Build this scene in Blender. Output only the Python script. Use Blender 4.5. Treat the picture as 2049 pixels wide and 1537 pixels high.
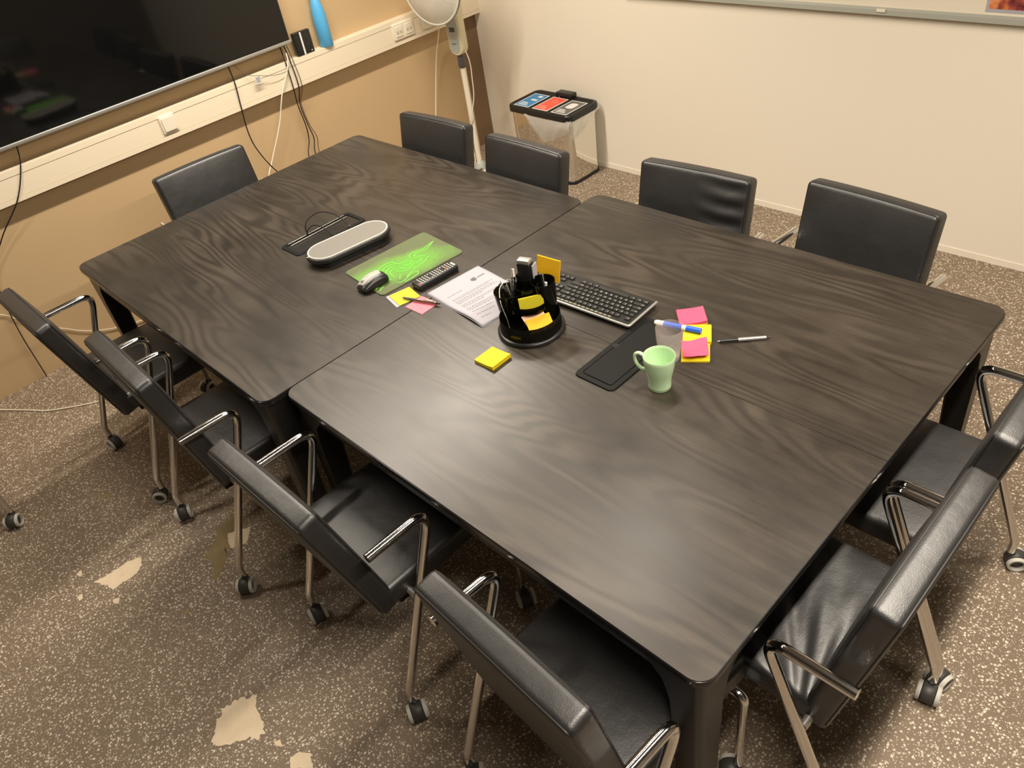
import bpy, math, random
from math import pi, sin, cos, radians as rad, sqrt
from mathutils import Vector, Matrix
random.seed(7)
S = bpy.context.scene
COL = S.collection
for o in list(bpy.data.objects):
    bpy.data.objects.remove(o)

# ------------------------------------------------------------------ camera
cam = bpy.data.cameras.new('camera')
camo = bpy.data.objects.new('camera', cam)
COL.objects.link(camo)
def rodrigues(r):
    v = Vector(r); a = v.length
    return Matrix.Rotation(a, 3, v / a)
Rc = rodrigues((2.16629154, 0.804161195, -0.570805386))      # world -> (right, down, forward)
M3 = Matrix((Rc[0], -Rc[1], -Rc[2])).transposed()
camo.matrix_world = Matrix.Translation((3.26344784, -0.55747990, 2.05954829)) @ M3.to_4x4()
cam.sensor_width = 36.0
cam.sensor_fit = 'HORIZONTAL'
cam.lens = 1564.59 / 2049 * 36.0
cam.clip_start = 0.02
S.camera = camo

# ------------------------------------------------------------------ light and exposure
W = bpy.data.worlds.new('world'); S.world = W
W.use_nodes = True
W.node_tree.nodes['Background'].inputs[0].default_value = (1.0, 0.86, 0.66, 1)
W.node_tree.nodes['Background'].inputs[1].default_value = 0.004
S.view_settings.view_transform = 'Standard'
S.view_settings.look = 'None'
S.view_settings.exposure = 0.06
S.view_settings.gamma = 1.0
S.view_settings.use_curve_mapping = False
LAMP_Z = 2.45
LAMPS = [(0.28, 1.18, 1.7, 67, 175), (0.28, -0.40, 0.6, 14, 150), (1.76, 1.10, 0.9, 12, 130), (3.14, 0.70, 2.3, 76, 162)]     # x, y, length, watts, louvre spread
for lx, ly, ln, pw, spr in LAMPS:
    L = bpy.data.lights.new('tube_light', 'AREA')
    L.shape = 'RECTANGLE'; L.size = 0.09; L.size_y = ln; L.spread = rad(spr)
    L.energy = pw; L.color = (1.0, 0.895, 0.755)
    lo = bpy.data.objects.new('tube_light', L); COL.objects.link(lo)
    lo.location = (lx, ly, LAMP_Z - 0.012)

# ------------------------------------------------------------------ materials
def nodes_of(name):
    m = bpy.data.materials.new(name); m.use_nodes = True
    return m, m.node_tree, m.node_tree.nodes['Principled BSDF']
def mat(name, col, rough=0.5, metal=0.0, bump=None, var=None, **kw):
    m, t, b = nodes_of(name)
    b.inputs['Base Color'].default_value = (*col, 1)
    b.inputs['Roughness'].default_value = rough
    b.inputs['Metallic'].default_value = metal
    for k, v in kw.items():
        b.inputs[k.replace('_', ' ')].default_value = v
    tc = t.nodes.new('ShaderNodeTexCoord')
    if bump:
        sc, st, dist = bump
        n = t.nodes.new('ShaderNodeTexNoise'); n.inputs['Scale'].default_value = sc
        n.inputs['Detail'].default_value = 4
        bp = t.nodes.new('ShaderNodeBump'); bp.inputs['Strength'].default_value = st
        bp.inputs['Distance'].default_value = dist
        t.links.new(tc.outputs['Object'], n.inputs['Vector'])
        t.links.new(n.outputs['Fac'], bp.inputs['Height'])
        t.links.new(bp.outputs['Normal'], b.inputs['Normal'])
    if var:
        sc, amt = var
        n = t.nodes.new('ShaderNodeTexNoise'); n.inputs['Scale'].default_value = sc
        n.inputs['Detail'].default_value = 5
        t.links.new(tc.outputs['Object'], n.inputs['Vector'])
        mx = t.nodes.new('ShaderNodeMix'); mx.data_type = 'RGBA'
        mx.inputs[6].default_value = (*[c * (1 - amt) for c in col], 1)
        mx.inputs[7].default_value = (*[min(1, c * (1 + amt)) for c in col], 1)
        t.links.new(n.outputs['Fac'], mx.inputs[0])
        t.links.new(mx.outputs[2], b.inputs['Base Color'])
    return m

def floor_mat():
    m, t, b = nodes_of('speckled_rubber')
    N, K = t.nodes, t.links
    tc = N.new('ShaderNodeTexCoord')
    def fleck(scale, thr, size):
        v = N.new('ShaderNodeTexVoronoi'); v.inputs['Scale'].default_value = scale
        v.inputs['Randomness'].default_value = 1.0
        K.new(tc.outputs['Object'], v.inputs['Vector'])
        sp = N.new('ShaderNodeSeparateColor'); K.new(v.outputs['Color'], sp.inputs[0])
        g = N.new('ShaderNodeMath'); g.operation = 'GREATER_THAN'; g.inputs[1].default_value = thr
        K.new(sp.outputs[0], g.inputs[0])
        nz = N.new('ShaderNodeTexNoise'); nz.inputs['Scale'].default_value = scale * 2.5
        K.new(tc.outputs['Object'], nz.inputs['Vector'])
        a = N.new('ShaderNodeMath'); a.operation = 'MULTIPLY_ADD'; a.inputs[1].default_value = 0.5
        K.new(nz.outputs['Fac'], a.inputs[0]); K.new(v.outputs['Distance'], a.inputs[2])
        r = N.new('ShaderNodeMapRange'); r.inputs[1].default_value = size + 0.25; r.inputs[2].default_value = size + 0.13
        K.new(a.outputs[0], r.inputs[0])
        mu = N.new('ShaderNodeMath'); mu.operation = 'MULTIPLY'
        K.new(g.outputs[0], mu.inputs[0]); K.new(r.outputs[0], mu.inputs[1])
        br = N.new('ShaderNodeMapRange'); br.inputs[3].default_value = 0.35; br.inputs[4].default_value = 1.0
        K.new(sp.outputs[1], br.inputs[0])
        m2 = N.new('ShaderNodeMath'); m2.operation = 'MULTIPLY'
        K.new(mu.outputs[0], m2.inputs[0]); K.new(br.outputs[0], m2.inputs[1])
        return m2.outputs[0]
    f1 = fleck(108, 0.36, 0.40)
    f2 = fleck(200, 0.45, 0.35)
    mxm = N.new('ShaderNodeMath'); mxm.operation = 'MAXIMUM'
    K.new(f1, mxm.inputs[0]); K.new(f2, mxm.inputs[1])
    big = N.new('ShaderNodeTexNoise'); big.inputs['Scale'].default_value = 3.0; big.inputs['Detail'].default_value = 6
    K.new(tc.outputs['Object'], big.inputs['Vector'])
    base = N.new('ShaderNodeMix'); base.data_type = 'RGBA'
    base.inputs[6].default_value = (0.155, 0.112, 0.074, 1); base.inputs[7].default_value = (0.235, 0.175, 0.118, 1)
    K.new(big.outputs['Fac'], base.inputs[0])
    mx = N.new('ShaderNodeMix'); mx.data_type = 'RGBA'
    K.new(mxm.outputs[0], mx.inputs[0]); K.new(base.outputs[2], mx.inputs[6])
    mx.inputs[7].default_value = (0.80, 0.70, 0.56, 1)
    K.new(mx.outputs[2], b.inputs['Base Color'])
    b.inputs['Roughness'].default_value = 0.62
    n = N.new('ShaderNodeTexNoise'); n.inputs['Scale'].default_value = 260
    K.new(tc.outputs['Object'], n.inputs['Vector'])
    bp = N.new('ShaderNodeBump'); bp.inputs['Strength'].default_value = 0.35; bp.inputs['Distance'].default_value = 0.002
    K.new(n.outputs['Fac'], bp.inputs['Height']); K.new(bp.outputs['Normal'], b.inputs['Normal'])
    return m

def wood_mat(name, seed):
    m, t, b = nodes_of(name)
    N, K = t.nodes, t.links
    tc = N.new('ShaderNodeTexCoord')
    mp = N.new('ShaderNodeMapping'); mp.inputs['Scale'].default_value = (0.55, 3.2, 3.2)
    mp.inputs['Location'].default_value = (seed * 3.1, seed * 1.7, seed * 0.9)
    K.new(tc.outputs['Object'], mp.inputs['Vector'])
    n0 = N.new('ShaderNodeTexNoise'); n0.inputs['Scale'].default_value = 1.15; n0.inputs['Detail'].default_value = 2.5
    n0.inputs['Roughness'].default_value = 0.45
    K.new(mp.outputs[0], n0.inputs['Vector'])
    mul = N.new('ShaderNodeMath'); mul.operation = 'MULTIPLY'; mul.inputs[1].default_value = 24.0
    K.new(n0.outputs['Fac'], mul.inputs[0])
    fr = N.new('ShaderNodeMath'); fr.operation = 'PINGPONG'; fr.inputs[1].default_value = 0.5
    K.new(mul.outputs[0], fr.inputs[0])
    rg = N.new('ShaderNodeMapRange'); rg.inputs[1].default_value = 0.05; rg.inputs[2].default_value = 0.40
    rg.interpolation_type = 'SMOOTHSTEP'
    K.new(fr.outputs[0], rg.inputs[0])
    mp2 = N.new('ShaderNodeMapping'); mp2.inputs['Scale'].default_value = (3.0, 190, 190)
    K.new(tc.outputs['Object'], mp2.inputs['Vector'])
    pores = N.new('ShaderNodeTexNoise'); pores.inputs['Scale'].default_value = 1.0; pores.inputs['Detail'].default_value = 3
    K.new(mp2.outputs[0], pores.inputs['Vector'])
    cl = N.new('ShaderNodeTexNoise'); cl.inputs['Scale'].default_value = 4.5; cl.inputs['Detail'].default_value = 7
    cl.inputs['Roughness'].default_value = 0.68
    mp3 = N.new('ShaderNodeMapping'); mp3.inputs['Scale'].default_value = (0.7, 1.3, 1)
    K.new(tc.outputs['Object'], mp3.inputs['Vector']); K.new(mp3.outputs[0], cl.inputs['Vector'])
    # grain contrast comes and goes over the board
    gm = N.new('ShaderNodeTexNoise'); gm.inputs['Scale'].default_value = 2.6
    K.new(mp3.outputs[0], gm.inputs['Vector'])
    gmr = N.new('ShaderNodeMapRange'); gmr.inputs[1].default_value = 0.40; gmr.inputs[2].default_value = 0.65
    gmr.inputs[3].default_value = 0.04; gmr.inputs[4].default_value = 0.65
    K.new(gm.outputs['Fac'], gmr.inputs[0])
    gx = N.new('ShaderNodeMath'); gx.operation = 'MULTIPLY'
    K.new(rg.outputs[0], gx.inputs[0]); K.new(gmr.outputs[0], gx.inputs[1])
    c1 = N.new('ShaderNodeMix'); c1.data_type = 'RGBA'
    c1.inputs[6].default_value = (0.023, 0.0180, 0.0130, 1); c1.inputs[7].default_value = (0.066, 0.052, 0.039, 1)
    K.new(gx.outputs[0], c1.inputs[0])
    c2 = N.new('ShaderNodeMix'); c2.data_type = 'RGBA'; c2.blend_type = 'MULTIPLY'; c2.inputs[0].default_value = 0.45
    K.new(c1.outputs[2], c2.inputs[6])
    pr = N.new('ShaderNodeMapRange'); pr.inputs[1].default_value = 0.3; pr.inputs[2].default_value = 0.7
    pr.inputs[3].default_value = 0.62; pr.inputs[4].default_value = 1.3
    K.new(pores.outputs['Fac'], pr.inputs[0])
    K.new(pr.outputs[0], c2.inputs[7])
    c3 = N.new('ShaderNodeMix'); c3.data_type = 'RGBA'; c3.blend_type = 'MULTIPLY'; c3.inputs[0].default_value = 1.0
    crg = N.new('ShaderNodeMapRange'); crg.inputs[1].default_value = 0.3; crg.inputs[2].default_value = 0.7
    crg.inputs[3].default_value = 0.70; crg.inputs[4].default_value = 1.35
    K.new(cl.outputs['Fac'], crg.inputs[0])
    K.new(c2.outputs[2], c3.inputs[6]); K.new(crg.outputs[0], c3.inputs[7])
    K.new(c3.outputs[2], b.inputs['Base Color'])
    rr = N.new('ShaderNodeMapRange'); rr.inputs[1].default_value = 0.3; rr.inputs[2].default_value = 0.7
    rr.inputs[3].default_value = 0.32; rr.inputs[4].default_value = 0.40
    K.new(cl.outputs['Fac'], rr.inputs[0])
    K.new(rr.outputs[0], b.inputs['Roughness'])
    b.inputs['Specular IOR Level'].default_value = 0.6
    ad = N.new('ShaderNodeMath'); ad.operation = 'MULTIPLY_ADD'; ad.inputs[1].default_value = 0.7
    K.new(gx.outputs[0], ad.inputs[0]); K.new(pores.outputs['Fac'], ad.inputs[2])
    bp = N.new('ShaderNodeBump'); bp.inputs['Strength'].default_value = 0.05; bp.inputs['Distance'].default_value = 0.001
    K.new(ad.outputs[0], bp.inputs['Height']); K.new(bp.outputs['Normal'], b.inputs['Normal'])
    return m

def leather_mat():
    m, t, b = nodes_of('black_leather')
    N, K = t.nodes, t.links
    tc = N.new('ShaderNodeTexCoord')
    v = N.new('ShaderNodeTexVoronoi'); v.inputs['Scale'].default_value = 420
    K.new(tc.outputs['Object'], v.inputs['Vector'])
    n = N.new('ShaderNodeTexNoise'); n.inputs['Scale'].default_value = 9; n.inputs['Detail'].default_value = 5
    K.new(tc.outputs['Object'], n.inputs['Vector'])
    b1 = N.new('ShaderNodeBump'); b1.inputs['Strength'].default_value = 0.18; b1.inputs['Distance'].default_value = 0.001
    K.new(v.outputs['Distance'], b1.inputs['Height'])
    b2 = N.new('ShaderNodeBump'); b2.inputs['Strength'].default_value = 0.35; b2.inputs['Distance'].default_value = 0.01
    K.new(n.outputs['Fac'], b2.inputs['Height']); K.new(b1.outputs['Normal'], b2.inputs['Normal'])
    K.new(b2.outputs['Normal'], b.inputs['Normal'])
    rr = N.new('ShaderNodeMapRange'); rr.inputs[3].default_value = 0.38; rr.inputs[4].default_value = 0.52
    K.new(n.outputs['Fac'], rr.inputs[0]); K.new(rr.outputs[0], b.inputs['Roughness'])
    b.inputs['Base Color'].default_value = (0.013, 0.0125, 0.0125, 1)
    b.inputs['Specular IOR Level'].default_value = 1.0
    return m

def smoked_mat():
    m, t, b = nodes_of('smoked_plastic')
    N, K = t.nodes, t.links
    tr = N.new('ShaderNodeBsdfTransparent'); tr.inputs[0].default_value = (0.20, 0.185, 0.05, 1)
    b.inputs['Base Color'].default_value = (0.006, 0.006, 0.004, 1); b.inputs['Roughness'].default_value = 0.09
    mx = N.new('ShaderNodeMixShader'); mx.inputs[0].default_value = 0.55
    K.new(tr.outputs[0], mx.inputs[1]); K.new(b.outputs[0], mx.inputs[2])
    K.new(mx.outputs[0], N['Material Output'].inputs['Surface'])
    return m

def film_mat(name, col, fac, rough):
    m, t, b = nodes_of(name)
    N, K = t.nodes, t.links
    tr = N.new('ShaderNodeBsdfTransparent'); tr.inputs[0].default_value = (0.97, 0.97, 0.95, 1)
    b.inputs['Base Color'].default_value = (*col, 1); b.inputs['Roughness'].default_value = rough
    mx = N.new('ShaderNodeMixShader'); mx.inputs[0].default_value = fac
    K.new(tr.outputs[0], mx.inputs[1]); K.new(b.outputs[0], mx.inputs[2])
    K.new(mx.outputs[0], N['Material Output'].inputs['Surface'])
    return m

def pad_mat():
    m, t, b = nodes_of('mouse_pad_print')
    N, K = t.nodes, t.links
    tc = N.new('ShaderNodeTexCoord')
    mp = N.new('ShaderNodeMapping'); mp.inputs['Location'].default_value = (-0.025, 0.02, 0)
    mp.inputs['Rotation'].default_value = (0, 0, rad(14)); 
    K.new(tc.outputs['Object'], mp.inputs['Vector'])
    sc = N.new('ShaderNodeVectorMath'); sc.operation = 'MULTIPLY'; sc.inputs[1].default_value = (7.5, 3.4, 0)
    K.new(mp.outputs[0], sc.inputs[0])
    ln = N.new('ShaderNodeVectorMath'); ln.operation = 'LENGTH'; K.new(sc.outputs[0], ln.inputs[0])
    nz = N.new('ShaderNodeTexNoise'); nz.inputs['Scale'].default_value = 9; nz.inputs['Detail'].default_value = 4
    K.new(tc.outputs['Object'], nz.inputs['Vector'])
    ad = N.new('ShaderNodeMath'); ad.operation = 'MULTIPLY_ADD'; ad.inputs[1].default_value = 0.5
    K.new(nz.outputs['Fac'], ad.inputs[0]); K.new(ln.outputs['Value'], ad.inputs[2])
    cr = N.new('ShaderNodeValToRGB')
    e = cr.color_ramp.elements
    e[0].position = 0.30; e[0].color = (0.105, 0.34, 0.03, 1)
    e[1].position = 1.0; e[1].color = (0.10, 0.12, 0.05, 1)
    x = cr.color_ramp.elements.new(0.70); x.color = (0.12, 0.27, 0.04, 1)
    K.new(ad.outputs[0], cr.inputs[0])
    v = N.new('ShaderNodeTexVoronoi'); v.inputs['Scale'].default_value = 70
    K.new(tc.outputs['Object'], v.inputs['Vector'])
    sp = N.new('ShaderNodeSeparateColor'); K.new(v.outputs['Color'], sp.inputs[0])
    g = N.new('ShaderNodeMath'); g.operation = 'GREATER_THAN'; g.inputs[1].default_value = 0.78; K.new(sp.outputs[0], g.inputs[0])
    l = N.new('ShaderNodeMath'); l.operation = 'LESS_THAN'; l.inputs[1].default_value = 0.28; K.new(v.outputs['Distance'], l.inputs[0])
    mu = N.new('ShaderNodeMath'); mu.operation = 'MULTIPLY'; K.new(g.outputs[0], mu.inputs[0]); K.new(l.outputs[0], mu.inputs[1])
    mm = N.new('ShaderNodeMath'); mm.operation = 'MULTIPLY'; mm.inputs[1].default_value = 0.55; K.new(mu.outputs[0], mm.inputs[0])
    mx = N.new('ShaderNodeMix'); mx.data_type = 'RGBA'; mx.inputs[7].default_value = (0.05, 0.13, 0.02, 1)
    K.new(mm.outputs[0], mx.inputs[0]); K.new(cr.outputs[0], mx.inputs[6])
    K.new(mx.outputs[2], b.inputs['Base Color'])
    b.inputs['Roughness'].default_value = 0.75
    return m

def photo_mat():
    m, t, b = nodes_of('photo_print_image')
    N, K = t.nodes, t.links
    tc = N.new('ShaderNodeTexCoord')
    nz = N.new('ShaderNodeTexNoise'); nz.inputs['Scale'].default_value = 14; nz.inputs['Detail'].default_value = 6
    K.new(tc.outputs['Object'], nz.inputs['Vector'])
    cr = N.new('ShaderNodeValToRGB'); e = cr.color_ramp.elements
    e[0].position = 0.36; e[0].color = (0.10, 0.02, 0.02, 1)
    e[1].position = 0.66; e[1].color = (0.75, 0.45, 0.33, 1)
    x = e.new(0.5); x.color = (0.62, 0.18, 0.035, 1)
    x = e.new(0.43); x.color = (0.30, 0.06, 0.05, 1)
    K.new(nz.outputs['Fac'], cr.inputs[0]); K.new(cr.outputs[0], b.inputs['Base Color'])
    b.inputs['Roughness'].default_value = 0.4
    return m

M = {}
M['floor'] = floor_mat()
M['tan'] = mat('tan_wall_paint', (0.53, 0.375, 0.205), 0.75, bump=(160, 0.08, 0.002), var=(1.3, 0.04))
M['brown'] = mat('corner_strip_brown', (0.20, 0.125, 0.065), 0.75, bump=(160, 0.08, 0.002), var=(3, 0.08))
M['cream'] = mat('cream_wall_paint', (0.82, 0.755, 0.63), 0.7, bump=(140, 0.08, 0.002), var=(0.9, 0.03))
M['ceil'] = mat('ceiling_paint', (0.20, 0.19, 0.177), 0.85)
M['dim'] = mat('grey_wall_paint', (0.16, 0.145, 0.13), 0.8)
M['wood'] = [wood_mat('black_stained_ash_%d' % i, i + 1) for i in range(4)]
M['tblack'] = mat('black_stained_frame', (0.012, 0.011, 0.010), 0.34, bump=(40, 0.05, 0.001))
M['band'] = mat('black_edge_band', (0.010, 0.009, 0.009), 0.22)
M['leather'] = leather_mat()
M['seam'] = mat('leather_seam', (0.010, 0.010, 0.010), 0.5)
M['chrome'] = mat('chrome', (0.78, 0.76, 0.74), 0.10, 1.0)
M['cap'] = mat('steel_bracket', (0.62, 0.60, 0.56), 0.35, 0.8)
M['castb'] = mat('dark_grey_caster_plastic', (0.045, 0.042, 0.038), 0.5)
M['tyre'] = mat('pale_grey_rubber', (0.55, 0.53, 0.47), 0.6)
M['bplast'] = mat('black_plastic', (0.011, 0.011, 0.011), 0.32)
M['mplast'] = mat('matt_black_plastic', (0.006, 0.006, 0.006), 0.55, bump=(300, 0.1, 0.0005), Specular_IOR_Level=0.18)
M['dplast'] = mat('charcoal_plastic', (0.028, 0.027, 0.026), 0.4)
M['gplast'] = mat('dark_grey_plastic', (0.075, 0.072, 0.068), 0.42)
M['white'] = mat('white_trunking_plastic', (0.80, 0.70, 0.535), 0.42)
M['white2'] = mat('white_plastic', (0.78, 0.72, 0.58), 0.38)
M['groove'] = mat('shadow_gap_plastic', (0.52, 0.46, 0.37), 0.6)
M['creamp'] = mat('cream_plastic', (0.72, 0.66, 0.44), 0.4)
M['panel'] = mat('grey_control_panel', (0.42, 0.45, 0.42), 0.3)
M['screen'] = mat('tv_glass', (0.003, 0.003, 0.003), 0.055)
M['silver'] = mat('brushed_silver', (0.42, 0.41, 0.38), 0.35, 0.6)
M['blue'] = mat('matt_light_blue', (0.09, 0.40, 0.72), 0.45)
M['steel'] = mat('mirror_steel', (0.80, 0.78, 0.73), 0.045, 1.0)
M['mesh'] = mat('silver_grey_speaker_mesh', (0.22, 0.21, 0.19), 0.45, 0.3, bump=(900, 0.25, 0.0006))
M['paper'] = mat('white_paper', (0.39, 0.375, 0.42), 0.75)
M['ink'] = mat('grey_ink', (0.22, 0.21, 0.23), 0.8)
M['inkd'] = mat('dark_ink', (0.08, 0.08, 0.08), 0.8)
M['yellow'] = mat('yellow_note_paper', (0.62, 0.47, 0.005), 0.7)
M['lyellow'] = mat('lemon_note_paper', (0.56, 0.48, 0.012), 0.7)
M['orange'] = mat('orange_note_paper', (0.82, 0.45, 0.004), 0.7)
M['peach'] = mat('peach_note_paper', (0.85, 0.52, 0.33), 0.7)
M['pink'] = mat('pink_note_paper', (0.78, 0.07, 0.15), 0.7)
M['lpink'] = mat('pale_pink_note_paper', (0.78, 0.20, 0.25), 0.7)
M['mint'] = mat('mint_green_glaze', (0.50, 0.70, 0.42), 0.33)
M['bcap'] = mat('blue_marker_plastic', (0.015, 0.10, 0.65), 0.35)
M['legend'] = mat('key_legend_print', (0.60, 0.59, 0.54), 0.6)
M['key'] = mat('black_key_plastic', (0.020, 0.019, 0.018), 0.42)
M['kbody'] = mat('keyboard_plastic', (0.014, 0.014, 0.013), 0.35)
M['green'] = mat('bright_green_print', (0.20, 0.68, 0.07), 0.7)
M['pad'] = pad_mat()
M['smoke'] = smoked_mat()
M['film'] = film_mat('clear_bag_film', (0.85, 0.86, 0.84), 0.30, 0.10)
M['fanfilm'] = film_mat('milky_fan_plastic', (0.76, 0.74, 0.66), 0.75, 0.4)
M['red'] = mat('red_label', (0.72, 0.09, 0.05), 0.5)
M['lblue'] = mat('blue_label', (0.03, 0.20, 0.45), 0.5)
M['lgrey'] = mat('grey_label', (0.13, 0.12, 0.11), 0.5)
M['lwhite'] = mat('label_white', (0.70, 0.70, 0.68), 0.5)
M['photo'] = photo_mat()
M['wboard'] = mat('whiteboard_enamel', (0.78, 0.70, 0.57), 0.25)
M['alu'] = mat('grey_aluminium', (0.42, 0.42, 0.36), 0.4, 0.3)
M['patch'] = mat('bare_screed', (0.74, 0.60, 0.42), 0.8, bump=(60, 0.4, 0.003), var=(30, 0.12))
M['patcho'] = mat('glue_stained_screed', (0.27, 0.20, 0.095), 0.8, bump=(60, 0.4, 0.003), var=(22, 0.35))
M['patchb'] = mat('worn_rubber', (0.22, 0.165, 0.11), 0.75, var=(30, 0.25))
M['glass'] = film_mat('clear_glass', (0.85, 0.78, 0.76), 0.15, 0.03)
m, t, b = nodes_of('red_led')
b.inputs['Base Color'].default_value = (0.8, 0.05, 0.05, 1)
b.inputs['Emission Color'].default_value = (1, 0.1, 0.08, 1); b.inputs['Emission Strength'].default_value = 1.5
M['led'] = m
m, t, b = nodes_of('lamp_diffuser')
b.inputs['Emission Color'].default_value = (1, 0.86, 0.66, 1); b.inputs['Emission Strength'].default_value = 4.0
M['diff'] = m

# ------------------------------------------------------------------ mesh helpers
class MB:
    def __init__(s): s.v = []; s.f = []
    def add(s, vs, fs, T=None):
        o = len(s.v)
        s.v += [tuple(T @ Vector(p)) if T is not None else tuple(p) for p in vs]
        s.f += [tuple(i + o for i in f) for f in fs]
        return s
    def mesh(s, name, m, smooth=True, angle=50):
        me = bpy.data.meshes.new(name)
        me.from_pydata(s.v, [], s.f); me.update()
        me.materials.append(m)
        if smooth:
            try: me.set_sharp_from_angle(angle=rad(angle))
            except Exception: pass
            me.polygons.foreach_set('use_smooth', [p.loop_total < 7 for p in me.polygons])   # flat caps stay flat
            me.update()
        return me
    def build(s, name, m, parent=None, **kw):
        return link(name, s.mesh(name, m, **kw), parent)
def link(name, me, parent=None, loc=None, rz=None):
    o = bpy.data.objects.new(name, me); COL.objects.link(o)
    if parent: o.parent = parent
    if loc: o.location = loc
    if rz: o.rotation_euler.z = rz
    return o
def tag(o, label, cat, group=None, kind=None):
    o['label'] = label; o['category'] = cat
    if group: o['group'] = group
    if kind: o['kind'] = kind
    return o
def thing(name, label, cat, loc=(0, 0, 0), rz=0.0, group=None):
    o = bpy.data.objects.new(name, None); COL.objects.link(o)
    o.location = loc; o.rotation_euler = (0, 0, rz); o.empty_display_size = 0.05
    return tag(o, label, cat, group)
def struct(name, mb, m, parent=None, **kw):
    o = mb.build(name, m, parent, **kw)
    if not parent: o['kind'] = 'structure'
    return o
def TR(x=0, y=0, z=0, rz=0, rx=0, ry=0):
    return Matrix.Translation((x, y, z)) @ Matrix.Rotation(rz, 4, 'Z') @ Matrix.Rotation(ry, 4, 'Y') @ Matrix.Rotation(rx, 4, 'X')

def box(mb, x0, x1, y0, y1, z0, z1, T=None):
    v = [(x, y, z) for x in (x0, x1) for y in (y0, y1) for z in (z0, z1)]
    f = [(0, 1, 3, 2), (4, 6, 7, 5), (0, 4, 5, 1), (2, 3, 7, 6), (0, 2, 6, 4), (1, 5, 7, 3)]
    return mb.add(v, f, T)

def rbox(mb, h, r, n=(2, 2, 2), k=3, fn=None, T=None):
    """rounded box of half sizes h, edge radius r, n inner divisions; fn deforms points"""
    ax = []
    for a in range(3):
        i = h[a] - r
        c = [r * math.tan(rad(45) * j / k) for j in range(1, k + 1)]
        left = [-i - q for q in reversed(c)]
        inner = [-i + 2 * i * j / n[a] for j in range(n[a] + 1)]
        ax.append(left + inner + [i + q for q in c])
    vid = {}; vs = []; fs = []
    def V(p):
        kx = tuple(round(q, 6) for q in p)
        if kx in vid: return vid[kx]
        q = [max(-(h[a] - r), min(h[a] - r, p[a])) for a in range(3)]
        d = Vector([p[a] - q[a] for a in range(3)])
        if d.length > 1e-9: d = d.normalized() * r
        w = Vector(q) + d
        if fn: w = Vector(fn(*w))
        vid[kx] = len(vs); vs.append(w); return vid[kx]
    for a in range(3):
        b_, c_ = (a + 1) % 3, (a + 2) % 3
        for sgn in (-1, 1):
            for i in range(len(ax[b_]) - 1):
                for j in range(len(ax[c_]) - 1):
                    q = []
                    for (ii, jj) in ((i, j), (i + 1, j), (i + 1, j + 1), (i, j + 1)):
                        p = [0, 0, 0]; p[a] = sgn * h[a]; p[b_] = ax[b_][ii]; p[c_] = ax[c_][jj]
                        q.append(V(p))
                    fs.append(tuple(q if sgn > 0 else q[::-1]))
    return mb.add(vs, fs, T)

def fillet(pts, rr, seg=6):
    """polyline with rounded corners"""
    P = [Vector(p) for p in pts]; out = [P[0]]
    for i in range(1, len(P) - 1):
        a, c = (P[i - 1] - P[i]), (P[i + 1] - P[i])
        r = rr[i - 1] if isinstance(rr, (list, tuple)) else rr
        la, lc = a.length, c.length
        a.normalize(); c.normalize()
        ang = a.angle(c)
        if r <= 0 or ang > pi - 0.02: out.append(P[i]); continue
        d = min(r / math.tan(ang / 2), la * 0.49, lc * 0.49)
        s, e = P[i] + a * d, P[i] + c * d
        for j in range(seg + 1):
            t = j / seg
            out.append(s * (1 - t) ** 2 + P[i] * 2 * t * (1 - t) + e * t * t)
    out.append(P[-1]); return out
def catmull(pts, n=6):
    P = [Vector(p) for p in pts]
    P = [P[0] * 2 - P[1]] + P + [P[-1] * 2 - P[-2]]
    out = []
    for i in range(1, len(P) - 2):
        for j in range(n):
            t = j / n
            a, b_, c, d = P[i - 1], P[i], P[i + 1], P[i + 2]
            out.append(0.5 * ((2 * b_) + (c - a) * t + (2 * a - 5 * b_ + 4 * c - d) * t * t + (3 * b_ - a - 3 * c + d) * t ** 3))
    out.append(P[-2]); return out
def tube(mb, pts, r, seg=10, closed=False, caps=True, T=None):
    P = [Vector(p) for p in pts]; n = len(P)
    vs = []; fs = []
    up = None
    for i in range(n):
        if closed: t = (P[(i + 1) % n] - P[i - 1])
        else: t = P[min(i + 1, n - 1)] - P[max(i - 1, 0)]
        t.normalize()
        if up is None:
            up = Vector((0, 0, 1)) if abs(t.z) < 0.9 else Vector((1, 0, 0))
        up = (up - t * up.dot(t)).normalized()
        s = t.cross(up)
        rr = r[i] if isinstance(r, (list, tuple)) else r
        for j in range(seg):
            a = 2 * pi * j / seg
            vs.append(P[i] + up * (cos(a) * rr) + s * (sin(a) * rr))
    m = n if closed else n - 1
    for i in range(m):
        for j in range(seg):
            a, b_ = i * seg, ((i + 1) % n) * seg
            fs.append((a + j, a + (j + 1) % seg, b_ + (j + 1) % seg, b_ + j)[::-1])
    if caps and not closed:
        fs.append(tuple(range(seg))); fs.append(tuple(range((n - 1) * seg, n * seg))[::-1])
    return mb.add(vs, fs, T)
def lathe(mb, prof, seg=32, T=None, closed=False):
    vs = []; fs = []; n = len(prof); idx = []
    for r, z in prof:
        if r < 1e-6:
            idx.append([len(vs)] * seg); vs.append((0, 0, z))
        else:
            idx.append(list(range(len(vs), len(vs) + seg)))
            vs += [(r * cos(2 * pi * j / seg), r * sin(2 * pi * j / seg), z) for j in range(seg)]
    rng = range(n) if closed else range(n - 1)
    for i in rng:
        A, B = idx[i], idx[(i + 1) % n]
        for j in range(seg):
            q = [A[j], A[(j + 1) % seg], B[(j + 1) % seg], B[j]]
            q2 = []
            for w in q:
                if w not in q2: q2.append(w)
            if len(q2) > 2: fs.append(tuple(q2))
    return mb.add(vs, fs, T)
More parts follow.
